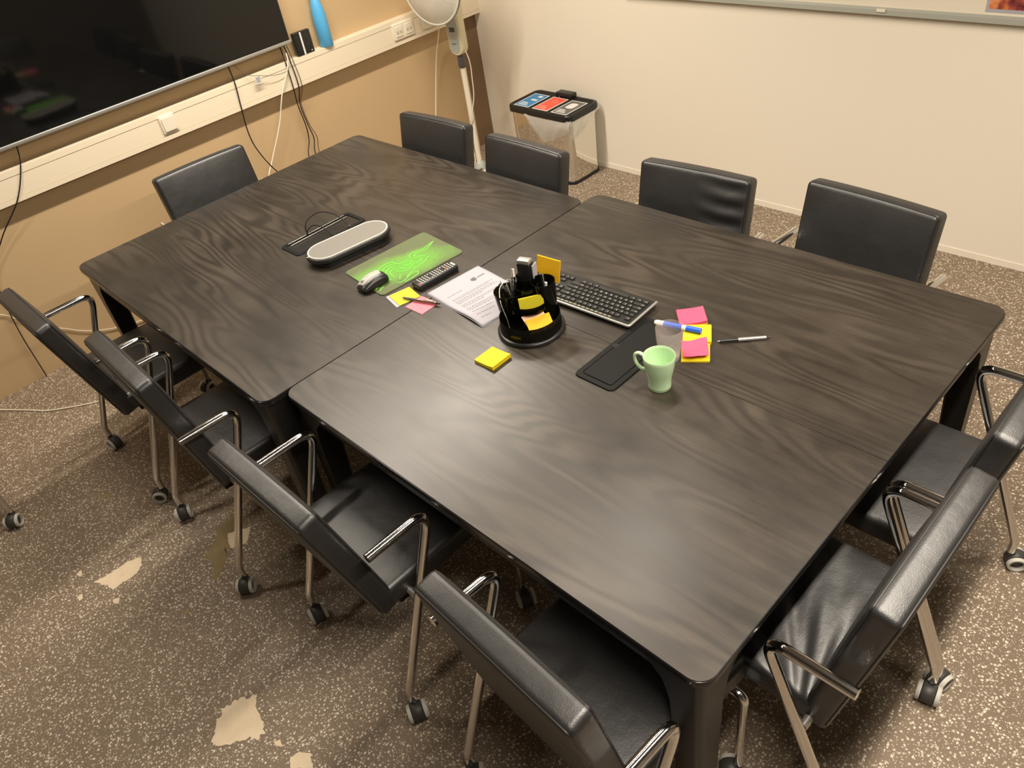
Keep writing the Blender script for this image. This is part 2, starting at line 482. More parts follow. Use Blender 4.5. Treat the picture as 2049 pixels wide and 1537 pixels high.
def rrect(w, d, r, seg=6, corners=(1, 1, 1, 1)):
    """outline of a rounded rectangle, ccw, corners order: ++, -+, --, +-"""
    out = []
    for q, (sx, sy) in enumerate(((1, 1), (-1, 1), (-1, -1), (1, -1))):
        rr = r if corners[q] else 0.0005
        cx, cy = sx * (w / 2 - rr), sy * (d / 2 - rr)
        sg = seg if corners[q] else 1
        for j in range(sg + 1):
            a = pi / 2 * q + pi / 2 * j / sg
            out.append((cx + rr * cos(a), cy + rr * sin(a)))
    return out
def prism(mb, out, z0, z1, bev=0.0, T=None, bb=0.0):
    """extrude a ccw outline; bev bevels the top edge, bb the bottom edge"""
    n = len(out)
    def inset(d):
        if d == 0: return list(out)
        res = []
        for i in range(n):
            p0, p1, p2 = Vector(out[i - 1]), Vector(out[i]), Vector(out[(i + 1) % n])
            e1, e2 = (p1 - p0), (p2 - p1)
            n1 = Vector((-e1.y, e1.x)); n2 = Vector((-e2.y, e2.x))
            if n1.length > 1e-9: n1.normalize()
            if n2.length > 1e-9: n2.normalize()
            nn = n1 + n2
            if nn.length < 1e-6: nn = n1
            nn.normalize()
            c = max(0.4, nn.dot(n1))
            q = p1 + nn * (d / c); res.append((q.x, q.y))
        return res
    rings = []
    if bb: rings += [(inset(bb), z0), (out, z0 + bb)]
    else: rings += [(out, z0)]
    if bev: rings += [(out, z1 - bev), (inset(bev * 0.3), z1 - bev * 0.3), (inset(bev), z1)]
    else: rings += [(out, z1)]
    vs = []; fs = []
    for o, z in rings: vs += [(x, y, z) for x, y in o]
    for k in range(len(rings) - 1):
        for i in range(n):
            j = (i + 1) % n
            fs.append((k * n + i, k * n + j, (k + 1) * n + j, (k + 1) * n + i))
    fs.append(tuple(range(n))[::-1]); fs.append(tuple(range((len(rings) - 1) * n, len(rings) * n)))
    return mb.add(vs, fs, T)
def cyl(mb, r, z0, z1, seg=20, bev=0.0, T=None):
    pr = [(0, z0), (r - bev, z0), (r, z0 + bev), (r, z1 - bev), (r - bev, z1), (0, z1)] if bev else [(0, z0), (r, z0), (r, z1), (0, z1)]
    return lathe(mb, pr, seg, T)
def torus(mb, R, r, seg=32, s2=8, T=None, sx=1.0):
    return tube(mb, [(R * sx * cos(2 * pi * i / seg), R * sin(2 * pi * i / seg), 0) for i in range(seg)], r, s2, closed=True, T=T)
def sheet(mb, fn, nu, nv, th=0.0):
    """grid surface fn(u,v)->point, with a thin back side"""
    vs = [fn(i / nu, j / nv) for j in range(nv + 1) for i in range(nu + 1)]
    fs = [(j * (nu + 1) + i, j * (nu + 1) + i + 1, (j + 1) * (nu + 1) + i + 1, (j + 1) * (nu + 1) + i) for j in range(nv) for i in range(nu)]
    if th:
        k = len(vs)
        vs = vs + [(p[0], p[1], p[2] - th) for p in vs]
        fs = fs + [tuple(q + k for q in f[::-1]) for f in fs]
        rim = [i for i in range(nu + 1)] + [j * (nu + 1) + nu for j in range(1, nv + 1)] + \
              [nv * (nu + 1) + i for i in range(nu - 1, -1, -1)] + [j * (nu + 1) for j in range(nv - 1, 0, -1)]
        for a in range(len(rim)):
            p, q = rim[a], rim[(a + 1) % len(rim)]
            fs.append((q, p, p + k, q + k))
    return mb.add(vs, fs)

# ------------------------------------------------------------------ room
XW, YW, XR, YF, ZC = -0.739, 2.895, 4.7, -2.3, 2.60
fl = struct('floor', box(MB(), XW, XR, YF, YW, -0.05, 0.0), M['floor'], smooth=False)
struct('wall_left', box(MB(), XW - 0.1, XW, YF, YW, 0, ZC), M['tan'], smooth=False)
struct('wall_back', box(MB(), XW - 0.1, XR, YW, YW + 0.1, 0, ZC), M['cream'], smooth=False)
struct('wall_right', box(MB(), XR, XR + 0.1, YF, YW, 0, ZC), M['dim'], smooth=False)
struct('wall_front', box(MB(), XW - 0.1, XR, YF - 0.1, YF, 0, ZC), M['dim'], smooth=False)
struct('ceiling', box(MB(), XW - 0.1, XR, YF - 0.1, YW + 0.1, ZC, ZC + 0.05), M['ceil'], smooth=False)
struct('baseboard_back', box(MB(), XW + 0.006, XR, YW - 0.003, YW, 0, 0.030), M['cream'], smooth=False)
struct('corner_strip_1', box(MB(), XW, XW + 0.004, 2.758, YW - 0.0005, 0, 0.826), M['brown'], smooth=False)  # thin dark brown strip on the left wall next to the back corner
# worn spots in the floor, each its own thin patch
PATCH = {
 'p1': ('patch', [[0.789,-0.603],[0.798,-0.541],[0.799,-0.484],[0.815,-0.443],[0.863,-0.462],[0.883,-0.501],[0.874,-0.535],[0.881,-0.57],[0.844,-0.578]]),
 'p2': ('patch', [[1.678,-0.605],[1.638,-0.572],[1.604,-0.532],[1.608,-0.492],[1.634,-0.455],[1.642,-0.434],[1.673,-0.457],[1.727,-0.467],[1.764,-0.484],[1.769,-0.508],[1.745,-0.519],[1.733,-0.545],[1.71,-0.582]]),
 'p3': ('patcho', [[1.018,-0.283],[0.973,-0.218],[0.921,-0.17],[0.923,-0.107],[0.995,-0.083],[1.04,-0.152],[1.068,-0.188],[1.047,-0.218],[1.087,-0.229],[1.148,-0.303],[1.124,-0.309],[1.07,-0.27]]),
 'p3i': ('patch', [[0.986,-0.173],[1.006,-0.143],[1.028,-0.102],[1.085,-0.146],[1.077,-0.172],[1.062,-0.201],[1.028,-0.19]]),
 'p4': ('patchb', [[1.227,-0.293],[1.218,-0.253],[1.258,-0.216],[1.291,-0.202],[1.321,-0.23],[1.336,-0.281],[1.315,-0.298]]),
 'p5': ('patch', [[1.915,-0.488],[1.889,-0.471],[1.896,-0.446],[1.924,-0.427],[1.962,-0.447]]),
 'p6': ('patch', [[1.813,-0.48],[1.82,-0.464],[1.845,-0.471],[1.826,-0.482]]),
 'p7': ('patch', [[0.92,-0.591],[0.932,-0.569],[0.956,-0.583],[0.941,-0.595]]),
 'p8': ('patch', [[0.696,-0.635],[0.687,-0.615],[0.715,-0.62],[0.719,-0.631]]),
 'p9': ('patch', [[0.803,-0.672],[0.803,-0.654],[0.826,-0.661],[0.825,-0.675]]),
 'p10': ('patcho', [[1.176,-0.448],[1.183,-0.43],[1.201,-0.435],[1.19,-0.452]]),
 'p11': ('patchb', [[1.056,-0.6],[1.062,-0.585],[1.073,-0.593]]),
 'p12': ('patcho', [[0.367,-0.402],[0.392,-0.37],[0.41,-0.386],[0.394,-0.408]]),
 'p13': ('patcho', [[0.248,-0.441],[0.251,-0.415],[0.269,-0.428]]),
}
for i, (kx, (mk, pts)) in enumerate(PATCH.items()):
    c = Vector((sum(p[0] for p in pts) / len(pts), sum(p[1] for p in pts) / len(pts)))
    rng = random.Random(i)
    loop = []
    n = len(pts)
    for j in range(n):
        a, b_ = Vector(pts[j]), Vector(pts[(j + 1) % n])
        for q in range(5):
            p = a.lerp(b_, q / 5)
            d = (p - c); p = c + d * (1 + rng.uniform(-0.07, 0.09))
            loop.append(p)
    area = sum(loop[j].x * loop[(j + 1) % len(loop)].y - loop[(j + 1) % len(loop)].x * loop[j].y for j in range(len(loop)))
    if area < 0: loop.reverse()
    z = 0.0012 if kx == 'p3i' else 0.0006
    n = len(loop)
    vs = [(p.x, p.y, z) for p in loop] + [(p.x, p.y, -0.001) for p in loop] + [(c.x, c.y, z)]
    fs = [(j, (j + 1) % n, 2 * n) for j in range(n)] + [(j, j + n, (j + 1) % n + n, (j + 1) % n) for j in range(n)]
    MB().add(vs, fs).build('worn_patch', M[mk], fl, smooth=False)

# ceiling fixtures carrying the lamps (above the frame)
for i, (lx, ly, ln, pw, spr) in enumerate(LAMPS):
    t = thing('ceiling_light', ['ceiling light over the television end of the tables', 'ceiling light over the near left chairs', 'ceiling light over the middle of the tables', 'ceiling light over the right table end'][i], 'ceiling light', (lx, ly, ZC), 0, 'long ceiling lights')
    box(MB(), -0.07, 0.07, -ln / 2 - 0.03, ln / 2 + 0.03, LAMP_Z - ZC + 0.004, 0).build('housing', M['white2'], t, smooth=False)

# ------------------------------------------------------------------ cable trunking, outlets, television
XT = XW + 0.058
t = thing('cable_trunking', 'long white cable trunking running along the tan wall under the television', 'trunking', (XW, 0, 0.826))
tb = MB()
y0, y1 = YF + 0.002, YW - 0.001
for (a, b_, d) in ((0.0, 0.020, 0.058), (0.0215, 0.108, 0.056), (0.1095, 0.136, 0.058)):
    box(tb, 0, d, y0, y1, a, b_)
tb.build('channel', M['white'], t, smooth=False)
gb = MB()
for a in (0.020, 0.108): box(gb, 0, 0.053, y0, y1, a, a + 0.0016)
gb.build('groove', M['groove'], t, smooth=False)

def wall_plate(name, label, cat, yc, w, h, d, zc=0.900):
    t = thing(name, label, cat, (XT - 0.002, yc, zc))
    f = MB(); prism(f, rrect(w, h, 0.006, 3), 0, d, 0.003, Matrix(((0, 0, 1, 0), (1, 0, 0, 0), (0, 1, 0, 0), (0, 0, 0, 1))))
    f.build('frame', M['white2'], t)
    return t
PT = Matrix(((0, 0, 1, 0), (1, 0, 0, 0), (0, 1, 0, 0), (0, 0, 0, 1)))     # local xy -> wall yz
t = wall_plate('blank_wall_plate', 'square white blank plate on the trunking below the television', 'plate', 0.800, 0.080, 0.086, 0.010)
f = MB(); prism(f, rrect(0.062, 0.066, 0.004, 3), 0.010, 0.016, 0.002, PT); f.build('cover', M['white2'], t)
t = wall_plate('data_outlet', 'white double data outlet on the trunking left of the fan', 'outlet', 2.290, 0.150, 0.086, 0.011)
for s in (-1, 1):
    f = MB(); prism(f, rrect(0.052, 0.056, 0.003, 3), 0.011, 0.015, 0.0015, PT @ Matrix.Translation((s * 0.036, 0, 0))); ins = f.build('insert', M['white2'], t)
    for q in (-1, 1):
        f = MB(); box(f, 0.0151, 0.0158, s * 0.036 + q * 0.012 - 0.008, s * 0.036 + q * 0.012 + 0.008, -0.012, 0.004); f.build('port', M['groove'], ins, smooth=False)
t = wall_plate('power_socket', 'white round power socket on the trunking behind the fan', 'outlet', 2.475, 0.085, 0.086, 0.011)
f = MB(); lathe(f, [(0.026, 0), (0.026, 0.004), (0.021, 0.004), (0.020, -0.004), (0, -0.004)], 24, PT @ Matrix.Translation((0, 0, 0.011)))
f.build('socket_ring', M['white2'], t)

t = thing('television', 'large black flat television on the tan wall above the trunking', 'television', (XW, 0.73, 1.05))
XS = 0.085
f = MB(); rbox(f, (0.020, 0.825, 0.47), 0.006, (1, 1, 1), 2, T=Matrix.Translation((XS - 0.021, 0, 0.475))); f.build('frame', M['bplast'], t)
f = MB(); box(f, XS - 0.001, XS + 0.0012, -0.817, 0.817, 0.022, 0.937); f.build('screen', M['screen'], t, smooth=False)
f = MB(); rbox(f, (0.013, 0.828, 0.0085), 0.004, (1, 1, 1), 2, T=Matrix.Translation((XS - 0.009, 0, 0.0085))); f.build('bottom_bezel', M['silver'], t)
f = MB(); box(f, 0, 0.045, -0.3, 0.3, 0.2, 0.7); f.build('wall_mount', M['mplast'], t, smooth=False)

t = thing('media_box', 'small black box with a white stripe beside the television corner', 'box', (XW + 0.042, 1.645, 0.963))
f = MB(); rbox(f, (0.013, 0.052, 0.0575), 0.004, (1, 1, 1), 2, T=Matrix.Translation((0, 0, 0.0575))); f.build('case', M['bplast'], t)
f = MB(); box(f, 0.0132, 0.0138, -0.014, -0.004, 0.001, 0.113); f.build('stripe', M['lwhite'], t, smooth=False)
f = MB(); cyl(f, 0.003, 0, 0.001, 10, T=PT @ Matrix.Translation((0.036, 0.012, 0.0132))); f.build('button', M['lwhite'], t)

t = thing('water_bottle', 'light blue water bottle standing on the trunking beside the television', 'bottle', (XW + 0.040, 1.785, 0.9625))
f = MB(); lathe(f, [(0, 0), (0.034, 0), (0.0365, 0.003), (0.0368, 0.13), (0.0355, 0.165), (0.030, 0.205), (0.022, 0.232), (0.0185, 0.240), (0.0185, 0.246), (0, 0.246)], 32); f.build('body', M['blue'], t)
f = MB(); lathe(f, [(0, 0.246), (0.0205, 0.246), (0.0205, 0.278), (0.018, 0.283), (0, 0.283)], 24); f.build('cap', M['silver'], t)

def cable(name, label, pts, r, m, n=6, seg=6):
    f = MB(); tube(f, catmull(pts, n), r, seg)
    return tag(f.build(name, m), label, 'cable')
cable('black_cable', 'thin black cable hanging below the left end of the television', [(-0.70, 0.155, 1.06), (-0.677, 0.12, 0.965), (-0.676, 0.035, 0.835), (-0.700, -0.10, 0.70), (-0.72, -0.20, 0.55), (-0.72, -0.24, 0.3), (-0.72, -0.25, 0.004)], 0.0028, M['bplast'])
cable('black_cable', 'black cable swinging from under the television toward the leather chair', [(-0.70, 1.20, 1.06), (-0.676, 1.195, 0.965), (-0.676, 1.184, 0.853), (-0.69, 1.178, 0.71), (-0.69, 1.195, 0.60), (-0.66, 1.25, 0.46), (-0.60, 1.36, 0.30), (-0.50, 1.40, 0.05), (-0.45, 1.38, 0.004)], 0.0032, M['bplast'])
for j, (dy, dl) in enumerate(((0.0, 'left strand of the three black cables below the television corner'), (0.028, 'middle strand of the three black cables below the television corner'), (0.045, 'right thin strand of the three black cables below the television corner'))):
    cable('black_cable', dl, [(-0.712, 1.515 + dy * 0.8, 1.055), (-0.676, 1.502 + dy, 0.966), (-0.674, 1.500 + dy * 1.2, 0.83), (-0.690, 1.503 + dy * 0.5, 0.74), (-0.690, 1.512 + dy * 0.5, 0.62), (-0.685, 1.500 + dy * 1.2, 0.54), (-0.67, 1.46 + dy * 1.6, 0.46), (-0.62, 1.42 + dy * 2, 0.25), (-0.60, 1.40 + dy * 2, 0.004)], (0.003, 0.003, 0.0018)[j], M['bplast'])
cable('white_cable', 'white cable hanging from the television corner past the trunking', [(-0.71, 1.525, 1.05), (-0.672, 1.515, 0.966), (-0.668, 1.42, 0.824), (-0.68, 1.357, 0.685), (-0.68, 1.25, 0.53), (-0.66, 1.18, 0.44), (-0.60, 1.10, 0.25), (-0.58, 1.05, 0.004)], 0.0032, M['white2'])
t = cable('tagged_cable', 'thin wire with a small label looping in front of the trunking', [(-0.705, 1.22, 1.058), (-0.664, 1.262, 0.985), (-0.655, 1.325, 0.958), (-0.655, 1.40, 0.935), (-0.664, 1.47, 0.925), (-0.668, 1.50, 0.93)], 0.0013, M['gplast'])
f = MB(); box(f, -0.6562, -0.6554, 1.298, 1.328, 0.922, 0.957); f.build('tag', M['lwhite'], t, smooth=False)
f = MB()
for zz in (0.929, 0.936, 0.943, 0.950): box(f, -0.6553, -0.6550, 1.301, 1.325, zz, zz + 0.0028)
f.build('tag_print', M['inkd'], t, smooth=False)
cable('white_cable', 'white cable dropping from the power socket to behind a chair', [(-0.664, 2.545, 0.865), (-0.668, 2.53, 0.80), (-0.70, 2.50, 0.66), (-0.70, 2.42, 0.38), (-0.70, 2.36, 0.15), (-0.70, 2.33, 0.004)], 0.0036, M['white2'])
cable('white_floor_cable', 'white cable lying on the floor at the left beside the wall', [(-0.72, -0.56, 0.004), (-0.646, -0.50, 0.004), (-0.50, -0.40, 0.004), (-0.419, -0.345, 0.004), (-0.315, -0.225, 0.004), (-0.265, -0.145, 0.004), (-0.22, 0.02, 0.004), (-0.15, 0.2, 0.004)], 0.004, M['white2'])
cable('white_wall_cable', 'thin white cable sagging along the tan wall behind the left chair', [(-0.73, -0.40, 0.43), (-0.73, -0.27, 0.383), (-0.73, -0.215, 0.322), (-0.73, -0.14, 0.24), (-0.73, -0.074, 0.187), (-0.73, 0.008, 0.122), (-0.73, 0.10, 0.075), (-0.73, 0.175, 0.052), (-0.73, 0.274, 0.030), (-0.73, 0.42, 0.02)], 0.0022, M['white2'])
cable('white_skirting_cable', 'second thin white cable on the floor edge beside the table leg', [(-0.73, 0.17, 0.004), (-0.73, 0.277, 0.005), (-0.728, 0.45, 0.004), (-0.72, 0.70, 0.004)], 0.0022, M['white2'])

# ------------------------------------------------------------------ whiteboard and photo on the back wall
t = thing('whiteboard', 'white board with a grey aluminium edge on the cream back wall', 'whiteboard', (1.9, YW, 1.005))
f = MB(); box(f, -1.42, 1.42, -0.014, 0, 0.0, 1.2); f.build('board', M['wboard'], t, smooth=False)
f = MB(); prism(f, [(-0.030, -0.006), (0, -0.006), (0, 0.020), (-0.018, 0.020), (-0.027, 0.012)], -1.43, 1.43, T=Matrix(((0, 0, 1, 0), (1, 0, 0, 0), (0, 1, 0, 0), (0, 0, 0, 1)))); f.build('bottom_rail', M['alu'], t, smooth=False)
f = MB(); box(f, -1.435, -1.42, -0.022, 0, 0.0, 1.2); box(f, 1.42, 1.435, -0.022, 0, 0.0, 1.2); box(f, -1.435, 1.435, -0.022, 0, 1.2, 1.22); f.build('frame', M['alu'], t, smooth=False)
f = MB(); box(f, -0.10, -0.065, -0.034, -0.027, 0.006, 0.017); f.build('rail_clip', M['white2'], t, smooth=False)
t = thing('photo_print', 'orange and brown photo print with white border on the whiteboard', 'photo', (2.37, YW - 0.0145, 1.035))
f = MB(); box(f, -0.165, 0.165, -0.0008, 0, 0, 0.23); f.build('sheet', M['paper'], t, smooth=False)
f = MB(); box(f, -0.155, 0.155, -0.0013, -0.0008, 0.012, 0.22); f.build('picture', M['photo'], t, smooth=False)

# ------------------------------------------------------------------ fan
t = thing('pedestal_fan', 'white pedestal fan with a grey control panel in the room corner', 'fan', (-0.40, 2.45, 0), rad(8))
f = MB(); lathe(f, [(0, 0), (0.15, 0), (0.155, 0.008), (0.14, 0.020), (0.05, 0.032), (0.045, 0.034), (0, 0.034)], 36); f.build('base', M['white2'], t)
f = MB(); lathe(f, [(0.034, 0.033), (0.036, 0.04), (0.026, 0.085), (0.0175, 0.09), (0.0175, 0.033)], 24); f.build('base_collar', M['panel'], t)
f = MB(); cyl(f, 0.0165, 0.03, 0.675, 20); f.build('pole', M['white2'], t)
f = MB(); lathe(f, [(0, 0.668), (0.021, 0.668), (0.023, 0.675), (0.021, 0.735), (0.018, 0.745), (0, 0.745)], 20); f.build('pole_sleeve', M['gplast'], t)
QF = Matrix(((1, 0, 0, 0), (0, 0, -1, 0), (0, 1, 0, 0), (0, 0, 0, 1)))    # local xy -> xz, extrude toward -y
f = MB(); prism(f, [(x, z + 0.96) for x, z in rrect(0.098, 0.44, 0.047, 8)], -0.035, 0.030, 0.008, QF, 0.012); hs = f.build('column', M['creamp'], t)
f = MB(); prism(f, [(x - 0.002, z + 0.955) for x, z in rrect(0.070, 0.40, 0.034, 8)], 0.030, 0.0325, 0.001, QF); f.build('control_panel', M['panel'], hs)
f = MB(); box(f, -0.021, 0.017, -0.0335, -0.0325, 0.872, 0.897); f.build('display', M['gplast'], hs, smooth=False)
f = MB(); box(f, -0.021, 0.017, -0.0332, -0.0325, 0.832, 0.866); f.build('button', M['alu'], hs, smooth=False)
f = MB(); box(f, -0.019, 0.014, -0.0332, -0.0325, 0.805, 0.809); f.build('button', M['gplast'], hs, smooth=False)
fy, fz = -0.14, 1.145
f = MB(); lathe(f, [(0, 0.03), (0.055, 0.03), (0.06, 0.02), (0.06, -0.05), (0.05, -0.07), (0, -0.07)], 24, QF @ Matrix.Translation((0, fz, 0.06))); f.build('motor', M['white2'], t)
for nm, dd, sg in (('front_grille', 0.045, 1), ('back_grille', -0.030, -1)):
    f = MB()
    B = QF @ Matrix.Translation((0, fz, -fy + dd * 0.0))
    for q in range(9):
        R_ = 0.03 + 0.018 * q
        z = sg * 0.045 * (1 - (R_ / 0.20) ** 3)
        torus(f, R_, 0.0016, 36, 4, B @ Matrix.Translation((0, 0, z)))
    for q in range(36):
        a = 2 * pi * q / 36
        tube(f, [(R_ * cos(a + sg * R_ * 1.5), R_ * sin(a + sg * R_ * 1.5), sg * 0.045 * (1 - (R_ / 0.20) ** 3)) for R_ in (0.03, 0.08, 0.12, 0.16, 0.185, 0.199)], 0.0016, 4, T=B)
    torus(f, 0.2, 0.006, 48, 6, B @ Matrix.Translation((0, 0, sg * 0.006)))
    f.build(nm, M['fanfilm'] if sg > 0 else M['white2'], t)
f = MB(); lathe(f, [(0, 0.046), (0.05, 0.0455), (0.10, 0.041), (0.15, 0.028), (0.185, 0.011), (0.199, 0.002)], 40, QF @ Matrix.Translation((0, fz, -fy + 0.002)))
f.build('dust_cover', film_mat('milky_cover', (0.74, 0.70, 0.62), 0.62, 0.4), t, angle=180)
f = MB(); torus(f, 0.203, 0.004, 48, 6, QF @ Matrix.Translation((0, fz, -fy))); f.build('cage_rim', M['gplast'], t)
for q in range(5):
    f = MB()
    def bl(u, v, q=q):
        r_ = 0.03 + 0.15 * v; a = 2 * pi * q / 5 + (u - 0.5) * 1.1 * (0.6 + 0.4 * v)
        return QF @ Matrix.Translation((0, fz, -fy)) @ Vector((r_ * cos(a), r_ * sin(a), (u - 0.5) * 0.03))
    sheet(f, bl, 6, 5, 0.0015); f.build('blade', M['white2'], t)
f = MB(); lathe(f, [(0, 0.05), (0.02, 0.05), (0.032, 0.04), (0.032, -0.05), (0, -0.05)], 24, QF @ Matrix.Translation((0, fz, -fy))); f.build('hub', M['white2'], t)
f = MB(); tube(f, catmull([(0.040, 0.0, 0.775), (0.062, 0, 0.70), (0.058, 0, 0.60), (0.05, -0.004, 0.50), (0.028, -0.022, 0.40), (0.0, -0.022, 0.30), (-0.012, -0.024, 0.2), (-0.008, -0.03, 0.1), (-0.03, -0.06, 0.034)], 6), 0.0030, 6); f.build('power_cord', M['white2'], t)
f = MB(); tube(f, catmull([(-0.040, 0.02, 0.77), (-0.034, 0.02, 0.70), (-0.026, 0.02, 0.6), (-0.012, 0.02, 0.5), (0.0, 0.022, 0.42)], 6), 0.0028, 6); f.build('power_cord', M['white2'], t)

# ------------------------------------------------------------------ recycling bin
t = thing('recycling_bin', 'mirror steel recycling bin with a black lid and three coloured labels', 'bin', (0.022, 2.728, 0))
f = MB(); prism(f, rrect(0.470, 0.262, 0.045, 6), 0, 0.020, 0.003); f.build('base', M['bplast'], t)
f = MB()
lo_, hi_ = rrect(0.462, 0.254, 0.045, 8), rrect(0.476, 0.262, 0.045, 8)
n = len(lo_)
f.add([(x, y, 0.020) for x, y in lo_] + [(x, y, 0.385) for x, y in hi_], [(i, (i + 1) % n, (i + 1) % n + n, i + n) for i in range(n)] + [tuple(range(n))[::-1], tuple(range(n, 2 * n))])
f.build('body', M['steel'], t)
f = MB(); prism(f, rrect(0.500, 0.280, 0.045, 8), 0.386, 0.424, 0.010); lid = f.build('lid', M['bplast'], t)
f = MB()
for (a, b_, q) in ((0, 1, 0.0),): prism(f, rrect(0.462, 0.242, 0.035, 8), 0.424, 0.4255, 0.001)
f.build('lid_panel', M['mplast'], lid)
f = MB(); rbox(f, (0.062, 0.026, 0.013), 0.005, (1, 1, 1), 2, T=TR(0.015, 0.108, 0.437)); sn = f.build('sensor_pod', M['bplast'], lid)
f = MB(); cyl(f, 0.005, 0, 0.0015, 12, T=TR(-0.018, 0.086, 0.4262)); f.build('sensor_light', M['led'], lid)
for (dx, mk) in ((-0.140, 'lblue'), (0.010, 'red'), (0.158, 'lgrey')):
    f = MB(); box(f, dx - 0.060, dx + 0.060, -0.125, 0.068, 0.4255, 0.4262); lb = f.build('label', M['lwhite'], lid, smooth=False)
    f = MB(); box(f, dx - 0.053, dx + 0.053, -0.118, 0.061, 0.4262, 0.4266); lb2 = f.build('label_field', M[mk], lid, smooth=False)
    f = MB()
    for q in range(3): box(f, dx - 0.040, dx + 0.030 - 0.012 * q, -0.105 + 0.016 * q, -0.097 + 0.016 * q, 0.4266, 0.4269)
    if mk == 'lgrey':
        prism(f, [(x + dx, y - 0.005) for x, y in rrect(0.055, 0.075, 0.018, 5)], 0.4266, 0.4269)
    elif mk == 'lblue':
        box(f, dx + 0.002, dx + 0.03, 0.020, 0.045, 0.4266, 0.4269); box(f, dx - 0.01, dx + 0.035, -0.03, -0.01, 0.4266, 0.4269)
    else:
        torus(f, 0.018, 0.002, 20, 4, TR(dx + 0.005, 0.01, 0.4258))
    f.build('label_print', {'lgrey': M['lwhite'], 'lblue': M['lwhite'], 'red': mat('pale_red_print', (0.85, 0.30, 0.22), 0.6)}[mk], lid, smooth=False)
# clear bag liner hanging out under the lid
f = MB()
def bagf(u, v):
    x = -0.10 + 0.355 * u
    drop = 0.155 * max(0.0, sin(pi * min(1, u / 0.78))) ** 0.8 if u < 0.5 else 0.155 - 0.16 * (u - 0.42)
    z = 0.395 - max(0.02, drop) * v
    y = -0.134 - 0.016 * sin(pi * v) - 0.004 * sin(u * 23 + v * 6) * v
    return (x, y, z)
sheet(f, bagf, 44, 14)
def bags(u, v):
    y = -0.134 + 0.26 * u
    z = 0.395 - (0.07 + 0.05 * sin(u * 4 + 0.6)) * v
    x = 0.244 + 0.010 * sin(pi * v) + 0.004 * sin(u * 19 + v * 7) * v
    return (x, y, z)
sheet(f, bags, 36, 12)
f.build('bag_liner', M['film'], t, angle=180)

# ------------------------------------------------------------------ tables
TZ = 0.735
def table(name, label, x0, x1, y0, y1, wm, ins=(1, 1)):
    t = thing(name, label, 'table', ((x0 + x1) / 2, (y0 + y1) / 2, 0))
    w, d = x1 - x0, y1 - y0
    g = 0.0007
    for s in (-1, 1):
        f = MB()
        out = rrect(w, d / 2 - g, 0.038, 7, (1, 1, 0, 0) if s > 0 else (0, 0, 1, 1))
        prism(f, [(x, y + s * (d / 4 + g / 2)) for x, y in out], TZ - 0.018, TZ, 0.0)
        f.build('tabletop_panel', wm[0 if s > 0 else 1], t, angle=25)
    f = MB(); prism(f, rrect(w + 0.0036, d + 0.0036, 0.040, 8), TZ - 0.022, TZ - 0.0028, 0.001, bb=0.0022)
    f.build('edge_band', M['band'], t, angle=25)
    z0, z1 = TZ - 0.072, TZ - 0.0215
    io = 0.014
    for s in (-1, 1):
        f = MB(); rbox(f, (w / 2 - 0.05, 0.010, (z1 - z0) / 2), 0.002, (1, 1, 1), 1, T=TR(0, s * (d / 2 - io - 0.010), (z0 + z1) / 2)); f.build('rail', M['tblack'], t)
        f = MB(); rbox(f, (0.010, d / 2 - 0.05, (z1 - z0) / 2), 0.002, (1, 1, 1), 1, T=TR(s * (w / 2 - io - 0.010), 0, (z0 + z1) / 2)); f.build('rail', M['tblack'], t)
    for sx in (-1, 1):
        for sy in (-1, 1):
            f = MB()
            rings = []
            # square leg, tapering, flaring into the rails at the top
            prof = [(0.0, 0.052), (0.35, 0.064), (0.58, 0.074), (0.64, 0.090), (0.675, 0.125), (z1, 0.150)]
            vs = []; fs = []
            oc = io - 0.002
            for z, a in prof:
                r_ = 0.018
                pts = []
                ox, oy = w / 2 - oc, d / 2 - oc
                for j in range(5):
                    an = pi / 2 * j / 4
                    pts.append((ox - r_ + r_ * cos(an), oy - r_ + r_ * sin(an)))
                b2 = 0.070 if z < 0.6 else 0.055
                if z < 0.6: b2 = a
                pts += [(ox - a, oy), (ox - a, oy - min(b2, 0.075) * 0.9), (ox - min(b2, 0.075) * 0.9, oy - a), (ox, oy - a)]
                vs += [(sx * x, sy * y, z) for x, y in pts]
            n = 9
            for k in range(len(prof) - 1):
                for i in range(n):
                    j = (i + 1) % n
                    q = (k * n + i, k * n + j, (k + 1) * n + j, (k + 1) * n + i)
                    fs.append(q if sx * sy > 0 else q[::-1])
            fs.append(tuple(range(n))[::-1] if sx * sy > 0 else tuple(range(n)))
            f.add(vs, fs); f.build('leg', M['tblack'], t, angle=40)
    return t
tA = table('meeting_table', 'square black ash meeting table nearest the television', 0.0, 1.4417, 0.0, 1.40, (M['wood'][0], M['wood'][1]))
tB = table('meeting_table', 'square black ash meeting table nearest the camera with the green mug', 1.4462, 2.8583, 0.0682, 1.4682, (M['wood'][2], M['wood'][3]))

